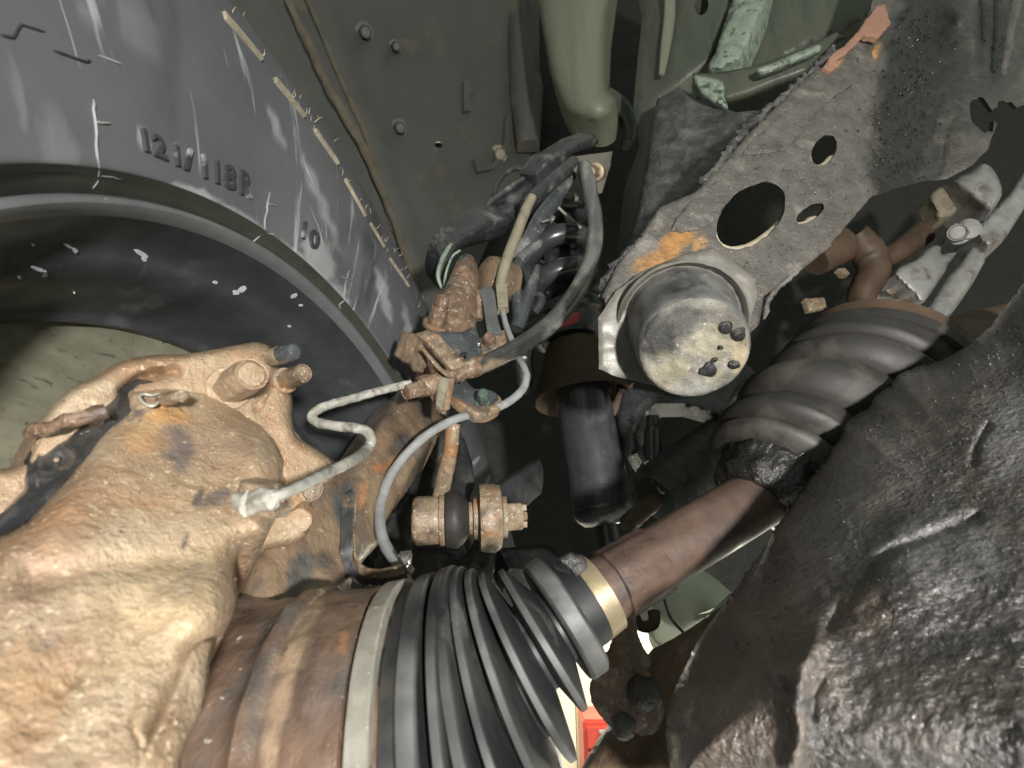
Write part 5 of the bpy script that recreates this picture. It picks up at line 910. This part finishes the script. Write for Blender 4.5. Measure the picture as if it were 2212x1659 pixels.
gp = []
while len(gp) < 420:
    u, v = rg.uniform(1560, 2205), rg.uniform(700, 1640)
    if inside((u, v), LO) and noise.noise(Vector((u * .006, v * .006, 3))) > -.1 and v < 1420 - .25 * (u - 1600): gp.append((u, v))
grit(cast, gp, SOOT, lp, 'grease_grit', 1.5, 4.5)
gp = [(rg.uniform(30, 620), rg.uniform(900, 1640)) for k in range(500)]; gp = [p for p in gp if inside(p, BODY)]
grit(calb, gp, MUD, cal, 'dirt_grit', 1.5, 4.5)

# ================================================================ blurred machinery beyond the perforated arm
en = thing('engine_casting', 'pale aluminium engine castings with a round bolt boss, dim behind the perforated arm', 'engine', (1990, 560, .55))
sheet('cover', T('I', (1540, 500), (1700, 420), (1800, 345), (1900, 370), (1980, 500), (2000, 640), (1900, 780), (1780, 720), (1650, 620)), [(2060, 400, .58), (2160, 420, .56), (2110, 450, .56)], ALU, en, thick=.05, bulge=.02, R=24, step=6, smooth_n=2, nz=((.002, 40),))
sheet('bracket', T('I', (1000, 1380), (1060, 1300), (1200, 1240), (1290, 1150), (1420, 1060), (1500, 1000), (1440, 1120), (1440, 1190), (1580, 1170), (1500, 1280), (1480, 1340), (1400, 1460), (1270, 1640), (1200, 1580), (1100, 1480)), [(1950, 590, .56), (2040, 550, .58), (1990, 640, .55)], ALU, en, thick=.04, bulge=.010, R=14, step=5, smooth_n=2, nz=((.002, 60),))
sheet('bracket', T('I', (1750, 950), (1870, 830), (2060, 640), (2230, 380), (2300, 400), (2300, 560), (2200, 780), (2060, 1000), (2000, 1080), (1870, 1130), (1790, 1050)), [(2120, 500, .56), (2210, 400, .58), (2150, 530, .55)], ALU, en, thick=.04, bulge=.012, R=16, step=6, nz=((.003, 50),))
sheet('bracket', T('I', (1310, 1700), (1500, 1400), (1600, 1290), (1730, 1100), (1860, 1150), (1840, 1260), (1720, 1440), (1560, 1650), (1500, 1800)), [(2030, 640, .54), (2120, 550, .56), (2080, 620, .54)], ALU, en, thick=.03, bulge=.008, R=14, step=6, nz=((.002, 60),))
bolt('bolt', (2072, 506, .57), (2068, 502, .545), 20, ALU, en, flange=1.2, washer=.3)
lathe('boss', P(2088, 498, .56), Vector((-.3, -.1, -.95)), [(-.01, .011), (.006, .011), (.007, .008)], ALU, en, seg=28)
rp = thing('rusty_exhaust_pipes', 'dim rusty exhaust pipes and clamps deep behind the perforated arm', 'exhaust', (1850, 640, .60))
tube('pipe', [(*t1('I', 620, 1000), .58, 26), (*t1('I', 760, 1180), .58, 34), (*t1('I', 800, 1350), .575, 32), (*t1('I', 700, 1560), .57, 28), (*t1('I', 650, 1900), .565, 26)], BROWNS, rp, seg=18, rough=.0015)
tube('pipe', [(*t1('I', 250, 1250), .57, 34), (*t1('I', 400, 1150), .575, 40), (*t1('I', 470, 1100), .58, 42)], BROWNS, rp, seg=18, rough=.0015)
tube('pipe', [(*t1('I', 900, 1230), .60, 22), (*t1('I', 1050, 1150), .60, 24), (*t1('I', 1250, 1000), .61, 26)], BROWNS, rp, seg=14, rough=.001)
sheet('heat_shield', T('I', (1330, 650), (1420, 560), (1520, 560), (1580, 700), (1580, 790), (1420, 870), (1370, 760)), [(2010, 430, .60), (2060, 420, .60), (2030, 470, .59)], CONDUIT, rp, thick=.02, bulge=.010, R=20, step=5, smooth_n=3, nz=((.003, 60),))
for pl in (((470, 1320), (540, 1315), (585, 1370), (520, 1375)), ((160, 1600), (340, 1590), (370, 1680), (200, 1720)), ((960, 1560), (1040, 1530), (1085, 1490), (1095, 1620), (1000, 1630)), ((870, 1640), (1050, 1600), (1060, 1720), (900, 1780))):
    q_ = T('I', *pl); sheet('scale_flake', q_, [(q_[0][0], q_[0][1], .56), (q_[1][0], q_[1][1], .565), (q_[2][0], q_[2][1], .56)], TANRUST, rp, thick=.006, bulge=.002, R=4, step=4, jag=1.5, nz=((.001, 120),))
